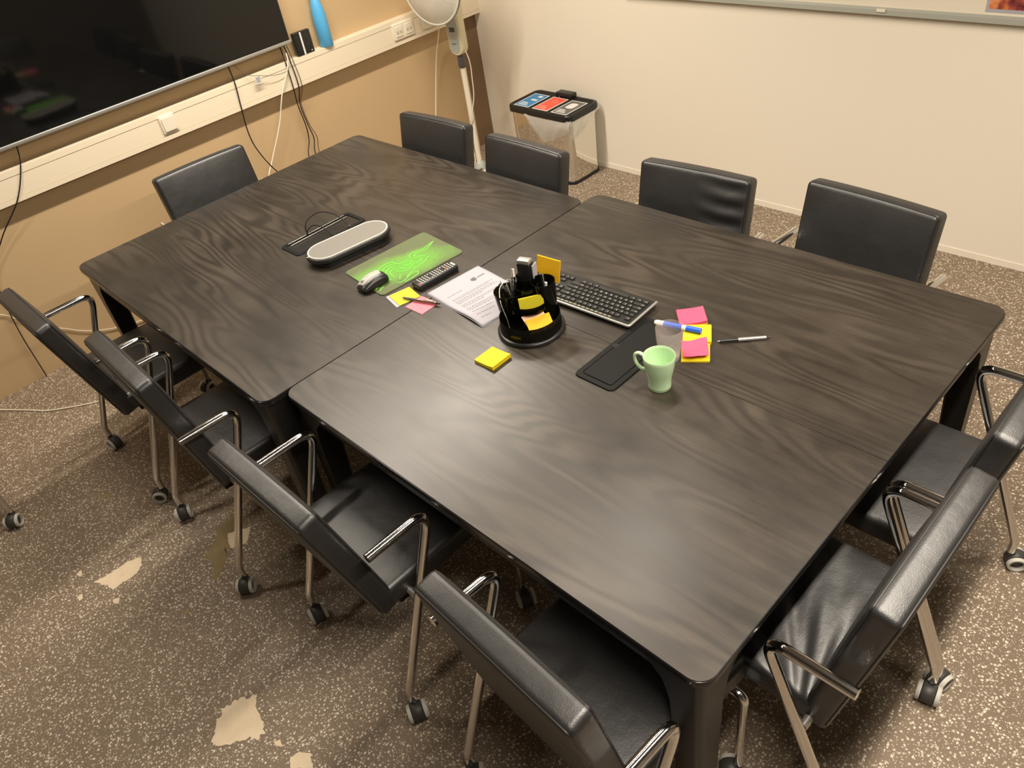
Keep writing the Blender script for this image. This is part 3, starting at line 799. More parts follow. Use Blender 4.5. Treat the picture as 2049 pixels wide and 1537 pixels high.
def cable_tray(parent, label, cx, cy, w, d, open_):
    t = thing('cable_tray', label, 'cable tray', (cx, cy, TZ))
    f = MB()
    o1, o2 = rrect(w, d, 0.018, 6), rrect(w - 0.034, d - 0.034, 0.010, 6)
    n = len(o1)
    vs = [(x, y, 0.0) for x, y in o1] + [(x, y, 0.004) for x, y in rrect(w - 0.004, d - 0.004, 0.017, 6)] + [(x, y, 0.004) for x, y in o2] + [(x, y, 0.0005) for x, y in o2]
    fs = []
    for k in range(3):
        for i in range(n):
            j = (i + 1) % n
            fs.append((k * n + i, k * n + j, (k + 1) * n + j, (k + 1) * n + i))
    f.add(vs, fs); f.build('frame', M['mplast'], t)
    f = MB()
    if open_:
        prism(f, rrect(w - 0.036, d - 0.036, 0.009, 5), 0.0002, 0.0012)
        f.build('tray_floor', M['tblack'], t)
        for xx in (-w / 2 + 0.013, -w / 2 + 0.034):
            f = MB(); rbox(f, (0.0016, d / 2 - 0.03, 0.002), 0.0008, (1, 1, 1), 1, T=TR(xx, 0, 0.0045)); f.build('edge_strip', M['silver'], t)
    else:
        prism(f, rrect(w - 0.038, d - 0.038, 0.009, 5), 0.0005, 0.0050, 0.0015)
        f.build('lid', M['mplast'], t)
        f = MB(); lathe(f, [(0, 0.0050), (0.009, 0.0052), (0, 0.0053)], 16, T=TR(-w / 2 + 0.019, 0.0, 0)); f.build('finger_notch', M['tblack'], t)
        f = MB(); box(f, 0.0, 0.02, d / 2 - 0.024, d / 2 - 0.021, 0.0051, 0.0056); box(f, 0.03, 0.055, d / 2 - 0.012, d / 2 - 0.009, 0.0041, 0.0046); f.build('edge_glint', M['silver'], t, smooth=False)  # silver bars stand in for highlights on the tray edges
    return t
cable_tray(tA, 'open black cable tray set in the table behind the speakerphone', 0.727, 0.705, 0.128, 0.322, True)
cable_tray(tB, 'closed black cable tray lid set in the table beside the green mug', 2.150, 0.763, 0.136, 0.322, False)

# ------------------------------------------------------------------ chairs
AX, AZ = 0.2525, 0.655
def make_chair_meshes():
    D = {}
    def crown(x, y, z):
        fz = 0.012 * max(0, 1 - (x / 0.225) ** 2) * max(0, 1 - (y / 0.235) ** 2) if z > 0 else 0
        return (x, y, z + fz)
    def wrinkle(x, y, z):
        x, y, z = crown(x, y, z)
        if z > 0.01:
            s = x * 0.45 + y
            e = max(0, 1 - (abs(x) / 0.235) ** 4)
            # folds fan out from the rear left corner of the seat
            dx_, dy_ = x + 0.28, y + 0.20
            an = math.atan2(dy_, dx_); rr_ = sqrt(dx_ * dx_ + dy_ * dy_)
            fade = max(0, 1 - rr_ / 0.50)
            z += e * (0.0080 * fade * sin(17 * an + 2.5 * sin(8 * rr_)) + 0.0018 * sin(5 * x + 30 * (y + 0.4 * x * x)) + 0.0015 * fade * sin(47 * an + 12 * rr_))
        return (x, y, z)
    f = MB(); rbox(f, (0.215, 0.205, 0.036), 0.018, (8, 8, 1), 3, crown, TR(0, 0.080, 0.425)); D['seat'] = f.mesh('seat', M['leather'])
    f = MB(); rbox(f, (0.215, 0.235, 0.036), 0.018, (8, 8, 1), 3, crown, TR(0, 0.050, 0.425)); D['seat_r'] = f.mesh('seat', M['leather'])
    f = MB(); rbox(f, (0.215, 0.205, 0.036), 0.018, (40, 60, 1), 3, wrinkle, TR(0, 0.080, 0.425)); D['seat_w'] = f.mesh('seat', M['leather'])
    for key, ang, L in (('U', rad(11), 0.475), ('R', rad(14), 0.458), ('W', rad(11), 0.475)):
        th = 0.031
        def bk(x, y, z):
            e = max(0, 1 - (x / 0.22) ** 2) * max(0, 1 - (z / (L / 2)) ** 4)
            y += (0.010 if y > 0 else -0.004) * e
            if z > 0: z += 0.005 * max(0, 1 - (x / 0.22) ** 2) * (z / (L / 2))
            if key == 'W' and y > 0:
                q = max(0, min(1, (-x - 0.02) / 0.18))
                y += 0.006 * q * sin(105 * (z - 0.35 * x - 1.2 * x * x)) * max(0, 1 - (x / 0.215) ** 6)
            return (x, y, z)
        # the bottom of the back sits behind the seat; it leans back about its lower edge
        B = TR(0, -0.165 if key == 'R' else -0.108, 0.385, rx=ang) @ Matrix.Translation((0, 0, L / 2))
        f = MB(); rbox(f, (0.215, th, L / 2), 0.017, (8 if key != 'W' else 30, 1, 12 if key != 'W' else 60), 3, bk, B); D['back' + key] = f.mesh('backrest', M['leather'])
        # seams along both edges of the top and sides
        f = MB()
        for sy in (-1, 1):
            r_ = 0.017
            yy = sy * (th - r_ * 0.30); o = 0.30 * r_ - 0.0006
            pts = [(-0.215 + o, yy, -L / 2 + 0.03), (-0.215 + o, yy, L / 2 - o), (0.215 - o, yy, L / 2 - o), (0.215 - o, yy, -L / 2 + 0.03)]
            P = fillet(pts, 0.014, 4)
            Q = []
            for a, b_ in zip(P[:-1], P[1:]):
                n = max(1, int((b_ - a).length / 0.04))
                for j in range(n): Q.append(a.lerp(b_, j / n))
            Q.append(P[-1])
            Q = [Vector(bk(*p)) for p in Q]
            tube(f, Q, 0.0020, 5, T=B)
        D['seam' + key] = f.mesh('seam', M['seam'])
    def leg_lean(s):
        # armrest tube: free end -> bend -> leaning leg -> caster stem
        return fillet([(s * AX, -0.195, AZ), (s * AX, -0.005, AZ), (s * AX, -0.225, 0.105), (s * AX, -0.225, 0.062)], [0.040, 0.05], 8)
    for s, nm in ((-1, 'l'), (1, 'r')):
        P = leg_lean(s)
        k = 6                                                     # split after the first half of the bend
        f = MB(); tube(f, P[:k], 0.0125, 14); D['arm' + nm] = f.mesh('armrest', M['chrome'])
        f = MB(); tube(f, P[k - 1:], 0.0122, 14); D['rleg' + nm] = f.mesh('rear_leg', M['chrome'])
        f = MB(); tube(f, fillet([(s * 0.18, 0.235, 0.372), (s * 0.235, 0.24, 0.372), (s * 0.235, 0.24, 0.062)], 0.02, 5), 0.0112, 12); D['fleg' + nm] = f.mesh('front_leg', M['chrome'])
        f = MB(); tube(f, [(s * 0.20, -0.105, 0.405), (s * (AX - 0.012), -0.105, 0.405)], 0.010, 10); D['brk' + nm] = f.mesh('seat_bracket', M['cap'])
    for i, yy in enumerate((-0.12, 0.20)):
        f = MB(); box(f, -0.205, 0.205, yy - 0.015, yy + 0.015, 0.372, 0.392)
        D['under%d' % i] = f.mesh('seat_support', M['mplast'], smooth=False)
    # caster about its stem axis, wheel trailing toward -y
    f = MB()
    X = Matrix.Rotation(pi / 2, 4, 'Y')
    wy, wr = -0.018, 0.0265
    lathe(f, [(0, -0.017), (0.0245, -0.017), (0.0285, -0.013), (0.0285, 0.013), (0.0245, 0.017), (0, 0.017)], 18, TR(0, wy, 0.0285) @ X)
    cyl(f, 0.010, 0.045, 0.066, 12)
    box(f, -0.010, 0.010, -0.016, 0.008, 0.030, 0.056)
    D['caster'] = f.mesh('caster', M['castb'])
    f = MB()
    lathe(f, [(0.0175, 0.002), (0.0195, 0.0075), (0.0245, 0.0075), (0.0268, 0.004), (0.0268, -0.003), (0.0175, -0.003)], 20, TR(0, wy, 0.0270) @ X @ Matrix.Translation((0, 0, 0.0205)), closed=True)
    D['tyre+'] = f.mesh('tyre', M['tyre'])
    f = MB()
    lathe(f, [(0.0175, 0.002), (0.0195, 0.0075), (0.0245, 0.0075), (0.0268, 0.004), (0.0268, -0.003), (0.0175, -0.003)][::-1], 20, TR(0, wy, 0.0270) @ X @ Matrix.Rotation(pi, 4, 'X') @ Matrix.Translation((0, 0, 0.0205)), closed=True)
    D['tyre-'] = f.mesh('tyre', M['tyre'])
    return D
CH = make_chair_meshes()
def chair(label, x, y, yaw, back='U', seat='seat', cast=(0, 0, 0, 0), group='black leather conference chairs around the tables'):
    t = thing('conference_chair', label, 'chair', (x, y, 0), yaw, group)
    link('seat', CH['seat_r' if back == 'R' else seat], t)
    bk = link('backrest', CH['back' + back], t); link('seam', CH['seam' + ('U' if back == 'W' else back)], bk)
    for i in (0, 1): link('seat_support', CH['under%d' % i], t)
    for s, nm in ((-1, 'l'), (1, 'r')):
        link('armrest', CH['arm' + nm], t)
        link('rear_leg', CH['rleg' + nm], t)
        link('front_leg', CH['fleg' + nm], t)
        link('seat_bracket', CH['brk' + nm], t)
    for (cx, cy), a in zip(((-AX, -0.225), (AX, -0.225), (-0.235, 0.24), (0.235, 0.24)), cast):
        c = link('caster', CH['caster'], t, (cx, cy, 0), rad(a))
        link('tyre', CH['tyre+'], c); link('tyre', CH['tyre-'], c)
    return t
chair('black leather chair leaning back at the near table side, first from the television wall', 0.360, -0.012, rad(0.5), 'R', cast=(100, -35, 20, 60))
chair('black leather chair at the near table side, second from the television wall', 1.022, -0.010, rad(-1.5), 'U', cast=(70, 50, 0, 40))
chair('black leather chair leaning back at the near table side, third from the television wall', 1.808, 0.076, rad(0.3), 'R', cast=(75, 65, 20, 60))
chair('black leather chair at the near table side, closest to the camera', 2.577, 0.052, rad(-3.0), 'U', cast=(60, 80, 10, -50))
chair('black leather chair with a wrinkled seat at the short table end closest to the camera', 2.852, 0.524, rad(90), 'U', 'seat_w', cast=(30, -80, 20, 60))
chair('black leather chair with a smooth seat at the short table end, cut by picture edge', 2.852, 1.052, rad(90), 'U', cast=(75, 30, 0, 60))
chair('black leather chair in front of the trunking below the television', 0.005, 0.675, rad(-90 - 3), 'U', cast=(20, 30, 0, 60))
chair('black leather chair at the far table side, directly in front of the fan', 0.495, 1.315, rad(180 + 2.0), 'U', cast=(20, 30, 0, 60))
chair('black leather chair at the far table side, in front of the recycling bin', 1.062, 1.297, rad(180 - 1.5), 'U', cast=(20, 30, 0, 60))
chair('black leather chair with a creased backrest at the far table side, right of the bin', 1.805, 1.405, rad(180 + 3.0), 'W', cast=(20, 30, 0, 60))
chair('black leather chair pulled out askew at the far table side, rightmost by the cream wall', 2.358, 1.487, rad(180 - 6.0), 'U', cast=(20, 30, 0, 60))
chair('black chair mostly outside the left picture edge, only one caster showing', -0.012, -0.932, 0, 'U', cast=(20, 30, 0, 55))

# ------------------------------------------------------------------ things on the television-side table
def sub(parent, name, mb, m, **kw): return mb.build(name, m, parent, **kw)
t = thing('speakerphone', 'long oval speakerphone with a silver mesh top on the table', 'speakerphone', (0.925, 0.690, TZ), rad(-8.5))
def capsule(L, w, seg=16):
    out = []
    r_ = w / 2; c = L / 2 - r_
    for j in range(seg + 1):
        a = pi * j / seg; out.append((r_ * cos(a), c + r_ * sin(a)))
    for j in range(seg + 1):
        a = pi + pi * j / seg; out.append((r_ * cos(a), -c + r_ * sin(a)))
    return out
f = MB(); prism(f, capsule(0.305, 0.120), 0.0, 0.018, 0); f.build('foot', M['bplast'], t)
f = MB(); prism(f, capsule(0.332, 0.146), 0.016, 0.040, 0.006, bb=0.008); f.build('housing', M['dplast'], t, angle=60)
f = MB(); n = 34
rim = [Vector((x, y, 0.0405)) for x, y in capsule(0.312, 0.128)]
tube(f, rim, 0.0026, 6, closed=True); f.build('rim', M['white2'], t)
f = MB(); prism(f, capsule(0.309, 0.125), 0.038, 0.0415, 0.001); f.build('mesh_top', M['mesh'], t)
for yy in (-0.05, 0.0, 0.05):
    f = MB(); box(f, 0.0700, 0.0722, yy - 0.004, yy + 0.004, 0.0345, 0.0360); f.build('button', M['lwhite'], t, smooth=False)
f = MB(); box(f, -0.005, -0.001, -0.1655, -0.157, 0.0395, 0.0402); f.build('marking', M['lwhite'], t, smooth=False)
cable('speaker_cable', 'taller black cable loop rising from the open cable tray', [(0.685, 0.66, TZ + 0.004), (0.672, 0.665, TZ + 0.03), (0.668, 0.69, TZ + 0.055), (0.685, 0.735, TZ + 0.068), (0.725, 0.775, TZ + 0.05), (0.775, 0.79, TZ + 0.012), (0.80, 0.785, TZ + 0.006)], 0.0024, M['bplast'])
cable('speaker_cable', 'lower black cable loop rising from the open cable tray', [(0.685, 0.655, TZ + 0.004), (0.683, 0.665, TZ + 0.022), (0.690, 0.69, TZ + 0.034), (0.72, 0.71, TZ + 0.026), (0.755, 0.715, TZ + 0.008), (0.79, 0.708, TZ + 0.005)], 0.0022, M['bplast'])

PADZ = 0.004
t = thing('mouse_pad', 'green mouse pad with coiled snake emblem on the table', 'mouse pad', (1.184, 0.735, TZ), rad(-4.6))
f = MB(); prism(f, rrect(0.246, 0.346, 0.016, 6), 0, PADZ, 0.0008); f.build('pad', M['pad'], t)
# emblem: three entwined snakes, drawn as raised bright lines; u along the long side (left to right in the print), v up
f = MB()
def em(pts, r=0.0022, n=8):
    # (u 0..1 along long side, v 0..1 up the short side from the near edge)
    P = [(0.123 - 0.246 * v, -0.173 + 0.346 * u, PADZ + 0.0002) for u, v in pts]
    # v=0 -> near (+x) edge
    tube(f, catmull(P, n), r * 0.72, 5)
# long neck and tail to the upper right
em([(0.93, 0.62), (0.86, 0.60), (0.79, 0.57), (0.73, 0.58), (0.66, 0.61), (0.60, 0.57), (0.585, 0.49), (0.62, 0.42), (0.645, 0.36), (0.61, 0.315), (0.55, 0.30)], 0.0030)
em([(0.93, 0.62), (0.85, 0.555), (0.79, 0.515), (0.73, 0.53), (0.67, 0.545), (0.635, 0.51), (0.64, 0.455), (0.685, 0.40), (0.70, 0.345)], 0.0030)
em([(0.72, 0.32), (0.66, 0.27), (0.58, 0.235), (0.50, 0.205), (0.42, 0.165), (0.34, 0.115)], 0.0030)
# outer coils of the body
em([(0.43, 0.61), (0.36, 0.665), (0.27, 0.64), (0.19, 0.57), (0.13, 0.47), (0.10, 0.36)], 0.0032)
em([(0.41, 0.555), (0.35, 0.595), (0.28, 0.565), (0.215, 0.50), (0.17, 0.40), (0.155, 0.29)], 0.0030)
em([(0.385, 0.495), (0.335, 0.525), (0.28, 0.49), (0.24, 0.42), (0.215, 0.32), (0.215, 0.22)], 0.0030)
em([(0.355, 0.435), (0.32, 0.45), (0.285, 0.41), (0.27, 0.34), (0.27, 0.25)], 0.0028)
em([(0.43, 0.61), (0.425, 0.53), (0.465, 0.49), (0.53, 0.475), (0.555, 0.42), (0.52, 0.37), (0.465, 0.385), (0.47, 0.43)], 0.0030)
em([(0.395, 0.40), (0.42, 0.345), (0.48, 0.315), (0.56, 0.335)], 0.0028)
em([(0.335, 0.37), (0.37, 0.30), (0.43, 0.265), (0.52, 0.255)], 0.0028)
# lower head
em([(0.48, 0.12), (0.455, 0.06), (0.39, 0.035), (0.33, 0.03), (0.28, 0.03)], 0.0030)
em([(0.48, 0.12), (0.41, 0.13), (0.33, 0.085), (0.26, 0.065), (0.22, 0.10)], 0.0030)
em([(0.325, 0.235), (0.30, 0.19), (0.275, 0.14)], 0.0026)
em([(0.02, 0.20), (0.05, 0.23), (0.09, 0.24)], 0.0034)
em([(0.03, 0.12), (0.06, 0.16), (0.10, 0.17)], 0.0030)
em([(0.02, 0.27), (0.05, 0.29), (0.08, 0.31)], 0.0026)
f.build('snake_emblem', M['green'], t)

t = thing('computer_mouse', 'grey and black computer mouse resting on the green mouse pad corner', 'mouse', (1.214, 0.577, TZ + PADZ + 0.0005), rad(-6))
def mousef(x, y, z):
    k = 1 - 0.10 * (y / 0.052) ** 2
    h = 0.036 * (1 - 0.35 * ((y - 0.012) / 0.052) ** 2)
    zz = (z + 0.018) / 0.036
    return (x * k * (1 - 0.18 * zz), y, zz * max(0.012, h - 0.006 * (x / 0.034) ** 2))
f = MB(); rbox(f, (0.033, 0.052, 0.018), 0.0125, (6, 8, 2), 4, mousef); f.build('shell', M['bplast'], t)
f = MB()
def topc(u, v):
    x = -0.029 + 0.044 * u; y = -0.049 + 0.084 * v
    if v > 0.85: x = x - (v - 0.85) * 0.03
    h = 0.036 * (1 - 0.35 * ((y - 0.012) / 0.052) ** 2) - 0.006 * (x / 0.034) ** 2
    return (x - 0.001, y, h + 0.0036 - 0.010 * max(0, (abs(u - 0.5) * 2)) ** 6 - 0.008 * max(0, 1 - v * 4) ** 2)
sheet(f, topc, 14, 16, 0.002); f.build('top_cover', mat('mouse_grey', (0.40, 0.385, 0.35), 0.45), t)
f = MB(); lathe(f, [(0, -0.004), (0.008, -0.004), (0.009, -0.002), (0.009, 0.002), (0.008, 0.004), (0, 0.004)], 16, TR(-0.005, -0.028, 0.0265) @ Matrix.Rotation(pi / 2, 4, 'Y')); f.build('scroll_wheel', M['silver'], t)
f = MB(); rbox(f, (0.003, 0.006, 0.002), 0.001, (1, 1, 1), 1, T=TR(-0.005, -0.006, 0.0352)); f.build('button', M['inkd'], t)

t = thing('remote_control', 'slim black remote control lying beside the mouse pad', 'remote', (1.367, 0.725, TZ + 0.0002), rad(-4.5))
f = MB(); rbox(f, (0.0225, 0.083, 0.0105), 0.006, (1, 2, 1), 3, T=TR(0, 0, 0.0105)); f.build('case', M['bplast'], t)
f = MB()
for j in range(13):
    for i in range(4):
        if j in (4, 9) and i in (1, 2): continue
        rbox(f, (0.0028, 0.0021, 0.0010), 0.0008, (1, 1, 1), 1, T=TR(-0.0145 + 0.0097 * i, -0.062 + 0.0105 * j, 0.0216))
o = f.build('buttons', M['legend'], t); o['kind'] = 'stuff'
f = MB(); cyl(f, 0.0042, 0.0205, 0.0228, 12, T=TR(0.0150, -0.071, 0)); f.build('power_button', M['red'], t)
f = MB(); cyl(f, 0.0030, 0.0205, 0.0226, 12, T=TR(0.006, 0.045, 0)); f.build('record_button', M['red'], t)
f = MB(); box(f, -0.012, 0.012, 0.072, 0.079, 0.0209, 0.0213); f.build('logo_plate', M['legend'], t, smooth=False)

def note(name, label, cx, cy, z, rot, w, h, m, curl=0.0, cat='sticky note', group=None, th=0.0012):
    t = thing(name, label, cat, (cx, cy, z), rot, group)
    f = MB()
    sheet(f, lambda u, v: ((u - 0.5) * w, (v - 0.5) * h, th + curl * (u ** 3) * 1.0), 8, 4, th); f.build('sheet', m, t)
    return t
def pad_of_notes(name, label, cx, cy, z, rot, w, h, th, m, curl=0.0, m2=None, group=None):
    t = thing(name, label, 'sticky notes', (cx, cy, z), rot, group)
    layers = 4
    for k in range(layers):
        f = MB()
        sk = 0.0007 * (k % 2) - 0.0004 * k
        z0, z1 = th * k / layers, th * (k + 1) / layers - 0.0001
        cv = curl * (k + 1) / layers
        def top(u, v, z1=z1, cv=cv, sk=sk): return ((u - 0.5) * w + sk, (v - 0.5) * h - sk, z1 + cv * u ** 4)
        vs = []
        nu, nv = 8, 2
        sheet(f, top, nu, nv, z1 - z0)
        f.build('note_layer' if k < layers - 1 else 'top_note', (m2 if (m2 and k < 2) else m), t)
    return t
note('sticky_note', 'white backing sheet under the yellow note beside the mouse pad', 1.356, 0.585, TZ + 0.0002, rad(-13), 0.084, 0.078, M['paper'], group='loose notes by the mouse pad')
note('sticky_note', 'loose yellow sticky note under the pen beside the mouse pad', 1.360, 0.594, TZ + 0.0022, rad(-12), 0.080, 0.076, M['lyellow'], group='loose notes by the mouse pad')
t = note('sticky_note', 'loose pale pink sticky note under the pen end across the table joint', 1.449, 0.593, TZ + 0.0002, rad(2), 0.082, 0.072, M['lpink'], group='loose notes by the mouse pad')
f = MB()
for (a, b_) in ((-0.01, -0.012), (0.012, -0.016), (0.0, 0.006)): box(f, a, a + 0.004, b_, b_ + 0.002, 0.0014, 0.0016)
f.build('handwriting', M['inkd'], t, smooth=False)

def pen(name, label, p0, p1, r, parts, clip=None):
    """p0 tip, p1 end; parts = list of (t0, t1, radius0, radius1, material, partname)"""
    a, b_ = Vector(p0), Vector(p1); d = b_ - a; L = d.length
    t = bpy.data.objects.new(name, None); COL.objects.link(t)
    t.empty_display_size = 0.02
    t.location = a
    t.rotation_euler = d.to_track_quat('Z', 'Y').to_euler()
    tag(t, label, 'pen')
    for (t0, t1, r0, r1, m, nm) in parts:
        f = MB(); lathe(f, [(0, t0 * L), (r0, t0 * L), (r1, t1 * L), (0, t1 * L)], 14); f.build(nm, m, t)
    if clip:
        f = MB(); rbox(f, (0.0016, 0.0010, 0.019), 0.0006, (1, 1, 1), 1, T=TR(0, clip[0], L * clip[1])); f.build('clip', clip[2], t)
    return t
pen('ballpoint_pen', 'brown and silver ballpoint pen lying across the loose notes', (1.367, 0.578, TZ + 0.0095), (1.506, 0.623, TZ + 0.0095), 0.005,
    [(0, 0.05, 0.0008, 0.0026, M['silver'], 'tip'), (0.05, 0.42, 0.0030, 0.0050, M['gplast'], 'grip'), (0.42, 0.92, 0.0050, 0.0048, mat('pen_brown_metal', (0.20, 0.13, 0.10), 0.25, 0.7), 'barrel'), (0.92, 1.0, 0.0030, 0.0026, M['bplast'], 'push_button')], (0.0056, 0.72, M['silver']))
pen('ballpoint_pen', 'black and silver ballpoint pen lying alone right of the notes', (2.319, 0.929, TZ + 0.0062), (2.423, 1.021, TZ + 0.0062), 0.005,
    [(0, 0.05, 0.0008, 0.0024, M['silver'], 'tip'), (0.05, 0.40, 0.0045, 0.0052, M['bplast'], 'grip'), (0.40, 0.93, 0.0052, 0.0048, M['silver'], 'barrel'), (0.93, 1.0, 0.0030, 0.0024, M['bplast'], 'push_button')], (-0.0060, 0.24, M['silver']))

# two-sheet letter, its near edge lifting in a wave
t = thing('printed_letter', 'white printed letter with a curling edge across the table joint', 'paper', (1.570, 0.738, TZ), rad(-5.8))
PW, PH = 0.297, 0.212      # local x long side, y short side
def pz(u, v):
    c = max(0.0, (u - 0.35) / 0.65)
    return 0.002 + 0.020 * (c ** 1.2) * (1 - v) ** 3 * sin(pi * min(1, c * 0.95)) + 0.0012 * sin(u * 6)
def letter(u, v): return ((u - 0.5) * PW, (v - 0.5) * PH, pz(u, v))
f = MB(); sheet(f, letter, 28, 16, 0.0008); f.build('top_sheet', M['paper'], t, angle=180)
f = MB(); sheet(f, lambda u, v: ((u - 0.5) * PW + 0.003, (v - 0.5) * PH - 0.002, 0.0006 + max(0, pz(u, v) - 0.0035) * 0.75), 28, 16, 0.0004); f.build('under_sheet', M['paper'], t, angle=180)
f = MB()
def bar(u0, u1, v0, v1):
    a = [letter(u0, v0), letter(u1, v0), letter(u1, v1), letter(u0, v1)]
    f.add([(p[0], p[1], p[2] + 0.0007) for p in a], [(0, 1, 2, 3)])
def textline(u, v0, v1, h=0.0055):
    v = v0
    while v < v1:
        w = random.uniform(0.02, 0.06); bar(u, u + h, v, min(v1, v + w)); v += w + 0.012
textline(0.27, 0.12, 0.40, 0.007)
for u, e in ((0.36, 0.88), (0.385, 0.80), (0.42, 0.86), (0.445, 0.90), (0.47, 0.60), (0.52, 0.88), (0.545, 0.84), (0.57, 0.5), (0.62, 0.86), (0.645, 0.9), (0.67, 0.7), (0.72, 0.5), (0.80, 0.45), (0.88, 0.3)): textline(u, 0.12, e)
o = f.build('printed_text', M['ink'], t, smooth=False); o['kind'] = 'stuff'
f = MB()
for q in range(5):
    a = 2 * pi * q / 5; torus(f, 0.0042, 0.0009, 12, 4, TR((0.20 - 0.5) * PW + 0.006 * cos(a), (0.70 - 0.5) * PH + 0.006 * sin(a), pz(0.2, 0.7) + 0.0006))
for q in range(4): box(f, (0.19 - 0.5) * PW, (0.215 - 0.5) * PH * 0 + (0.19 - 0.5) * PW + 0.006, (0.78 + 0.035 * q - 0.5) * PH, (0.80 + 0.035 * q - 0.5) * PH, pz(0.2, 0.8) + 0.0004, pz(0.2, 0.8) + 0.0007)
f.build('letterhead', M['inkd'], t, smooth=False)

# ------------------------------------------------------------------ desk organizer with its contents
OX, OY = 1.839, 0.696
t = thing('desk_organizer', 'black smoky round desk organizer holding pens and notes', 'organizer', (OX, OY, TZ))
f = MB(); lathe(f, [(0, 0), (0.097, 0), (0.100, 0.003), (0.100, 0.009), (0.096, 0.013), (0.090, 0.014), (0, 0.014)], 48); f.build('turntable_base', M['bplast'], t)
f = MB(); lathe(f, [(0.092, 0.014), (0.0895, 0.056), (0.0885, 0.057), (0.0872, 0.056), (0.0895, 0.016), (0.0, 0.0155), (0, 0.014)], 48); f.build('lower_bowl', M['smoke'], t)
def open_cup(cx, cy, r, z0, z1, rb, nm, tilt=0.0, sl=0.0):
    f = MB(); prof = [(0, z0), (rb, z0), (r, z1), (r - 0.002, z1), (rb - 0.002, z0 + 0.002), (0, z0 + 0.002)]
    k0 = len(f.v)
    lathe(f, prof, 28, TR(cx, cy, 0))
    if sl:
        f.v = [(x, y, z + sl * ((x - cx) * -0.7 + (y - cy) * 0.7) * (z - z0) / (z1 - z0)) for x, y, z in f.v]
    f.build(nm, M['smoke'], t)
open_cup(-0.066, -0.008, 0.045, 0.056, 0.116, 0.038, 'pen_cup')
open_cup(0.012, 0.058, 0.036, 0.018, 0.140, 0.033, 'pen_cup')
open_cup(-0.052, 0.060, 0.034, 0.018, 0.136, 0.031, 'pen_cup')
# central column wall joining the cups, and the front note pocket
f = MB(); lathe(f, [(0.036, 0.0145), (0.035, 0.128), (0.033, 0.128), (0.034, 0.0145)], 36, TR(-0.028, 0.028, 0), closed=True); f.build('column', M['smoke'], t)
f = MB()
def pocket(u, v):
    a = rad(-95) + rad(125) * u
    rr_ = 0.058 + 0.004 * v
    return (-0.020 + rr_ * cos(a), 0.022 + rr_ * sin(a), 0.066 + 0.024 * v)
vs = [pocket(i / 16, j) for j in (0, 1) for i in range(17)]; vs2 = [(-0.020 + (x + 0.020) * 0.96, 0.022 + (y - 0.022) * 0.96, z) for x, y, z in vs]
f.add(vs + vs2, [(i, i + 1, i + 18, i + 17) for i in range(16)] + [(i + 35, i + 34, i + 51, i + 52) for i in range(16)] + [(i + 17, i + 18, i + 52, i + 51) for i in range(16)])
fl0 = [pocket(i / 16, 0) for i in range(17)]
f.add(fl0 + [(-0.020 + (x + 0.020) * 0.80, 0.022 + (y - 0.022) * 0.80, z) for x, y, z in fl0], [(i + 1, i, i + 17, i + 18) for i in range(16)])
f.build('note_pocket', M['smoke'], t)

def upright_notes(name, label, c, u, w, h, th, m, lean=0.0, up=None, roll=0.0):
    """pad standing on edge: c centre of bottom edge, u horizontal direction, lean away from camera"""
    u = Vector((*u, 0)).normalized(); n = Vector((u.y, -u.x, 0))
    z = (Vector((0, 0, 1)) * cos(lean) - n * sin(lean)).normalized()
    uu = (u * cos(roll) + z * sin(roll)).normalized(); zz = (z * cos(roll) - u * sin(roll)).normalized()
    nn = uu.cross(zz)
    T = Matrix((uu, nn, zz)).transposed().to_4x4(); T.translation = Vector(c)
    t = bpy.data.objects.new(name, None); COL.objects.link(t); t.matrix_world = T; t.empty_display_size = 0.02
    tag(t, label, 'sticky notes')
    for k in range(3):
        f = MB(); box(f, -w / 2, w / 2, -th / 2 + th * k / 3, -th / 2 + th * (k + 1) / 3 - 0.0001, 0.0008 * (k % 2), h - 0.0006 * (k % 2)); f.build('note_layer', m, t, smooth=False)
    return t
def OP(x, y, z): return (OX + x, OY + y, TZ + z)
upright_notes('sticky_note_pad', 'yellow note pad standing in the front pocket of the organizer', OP(0.016, 0.000, 0.0685), (0.56, 0.83), 0.072, 0.046, 0.007, M['lyellow'], rad(10))
upright_notes('sticky_note_pad', 'orange note pad leaning in the lower bowl of the organizer', OP(0.060, -0.012, 0.022), (0.50, 0.86), 0.074, 0.046, 0.005, M['orange'], rad(48), roll=rad(5))
upright_notes('sticky_note_pad', 'single peach note leaning behind the orange notes in the organizer bowl', OP(0.052, -0.008, 0.022), (0.50, 0.86), 0.064, 0.062, 0.0015, M['peach'], rad(42), roll=rad(16))
upright_notes('sticky_note_pad', 'tall orange note pad standing at the back of the organizer', OP(-0.010, 0.100, 0.112), (0.97, 0.24), 0.076, 0.070, 0.005, M['orange'], rad(8), roll=rad(-6))
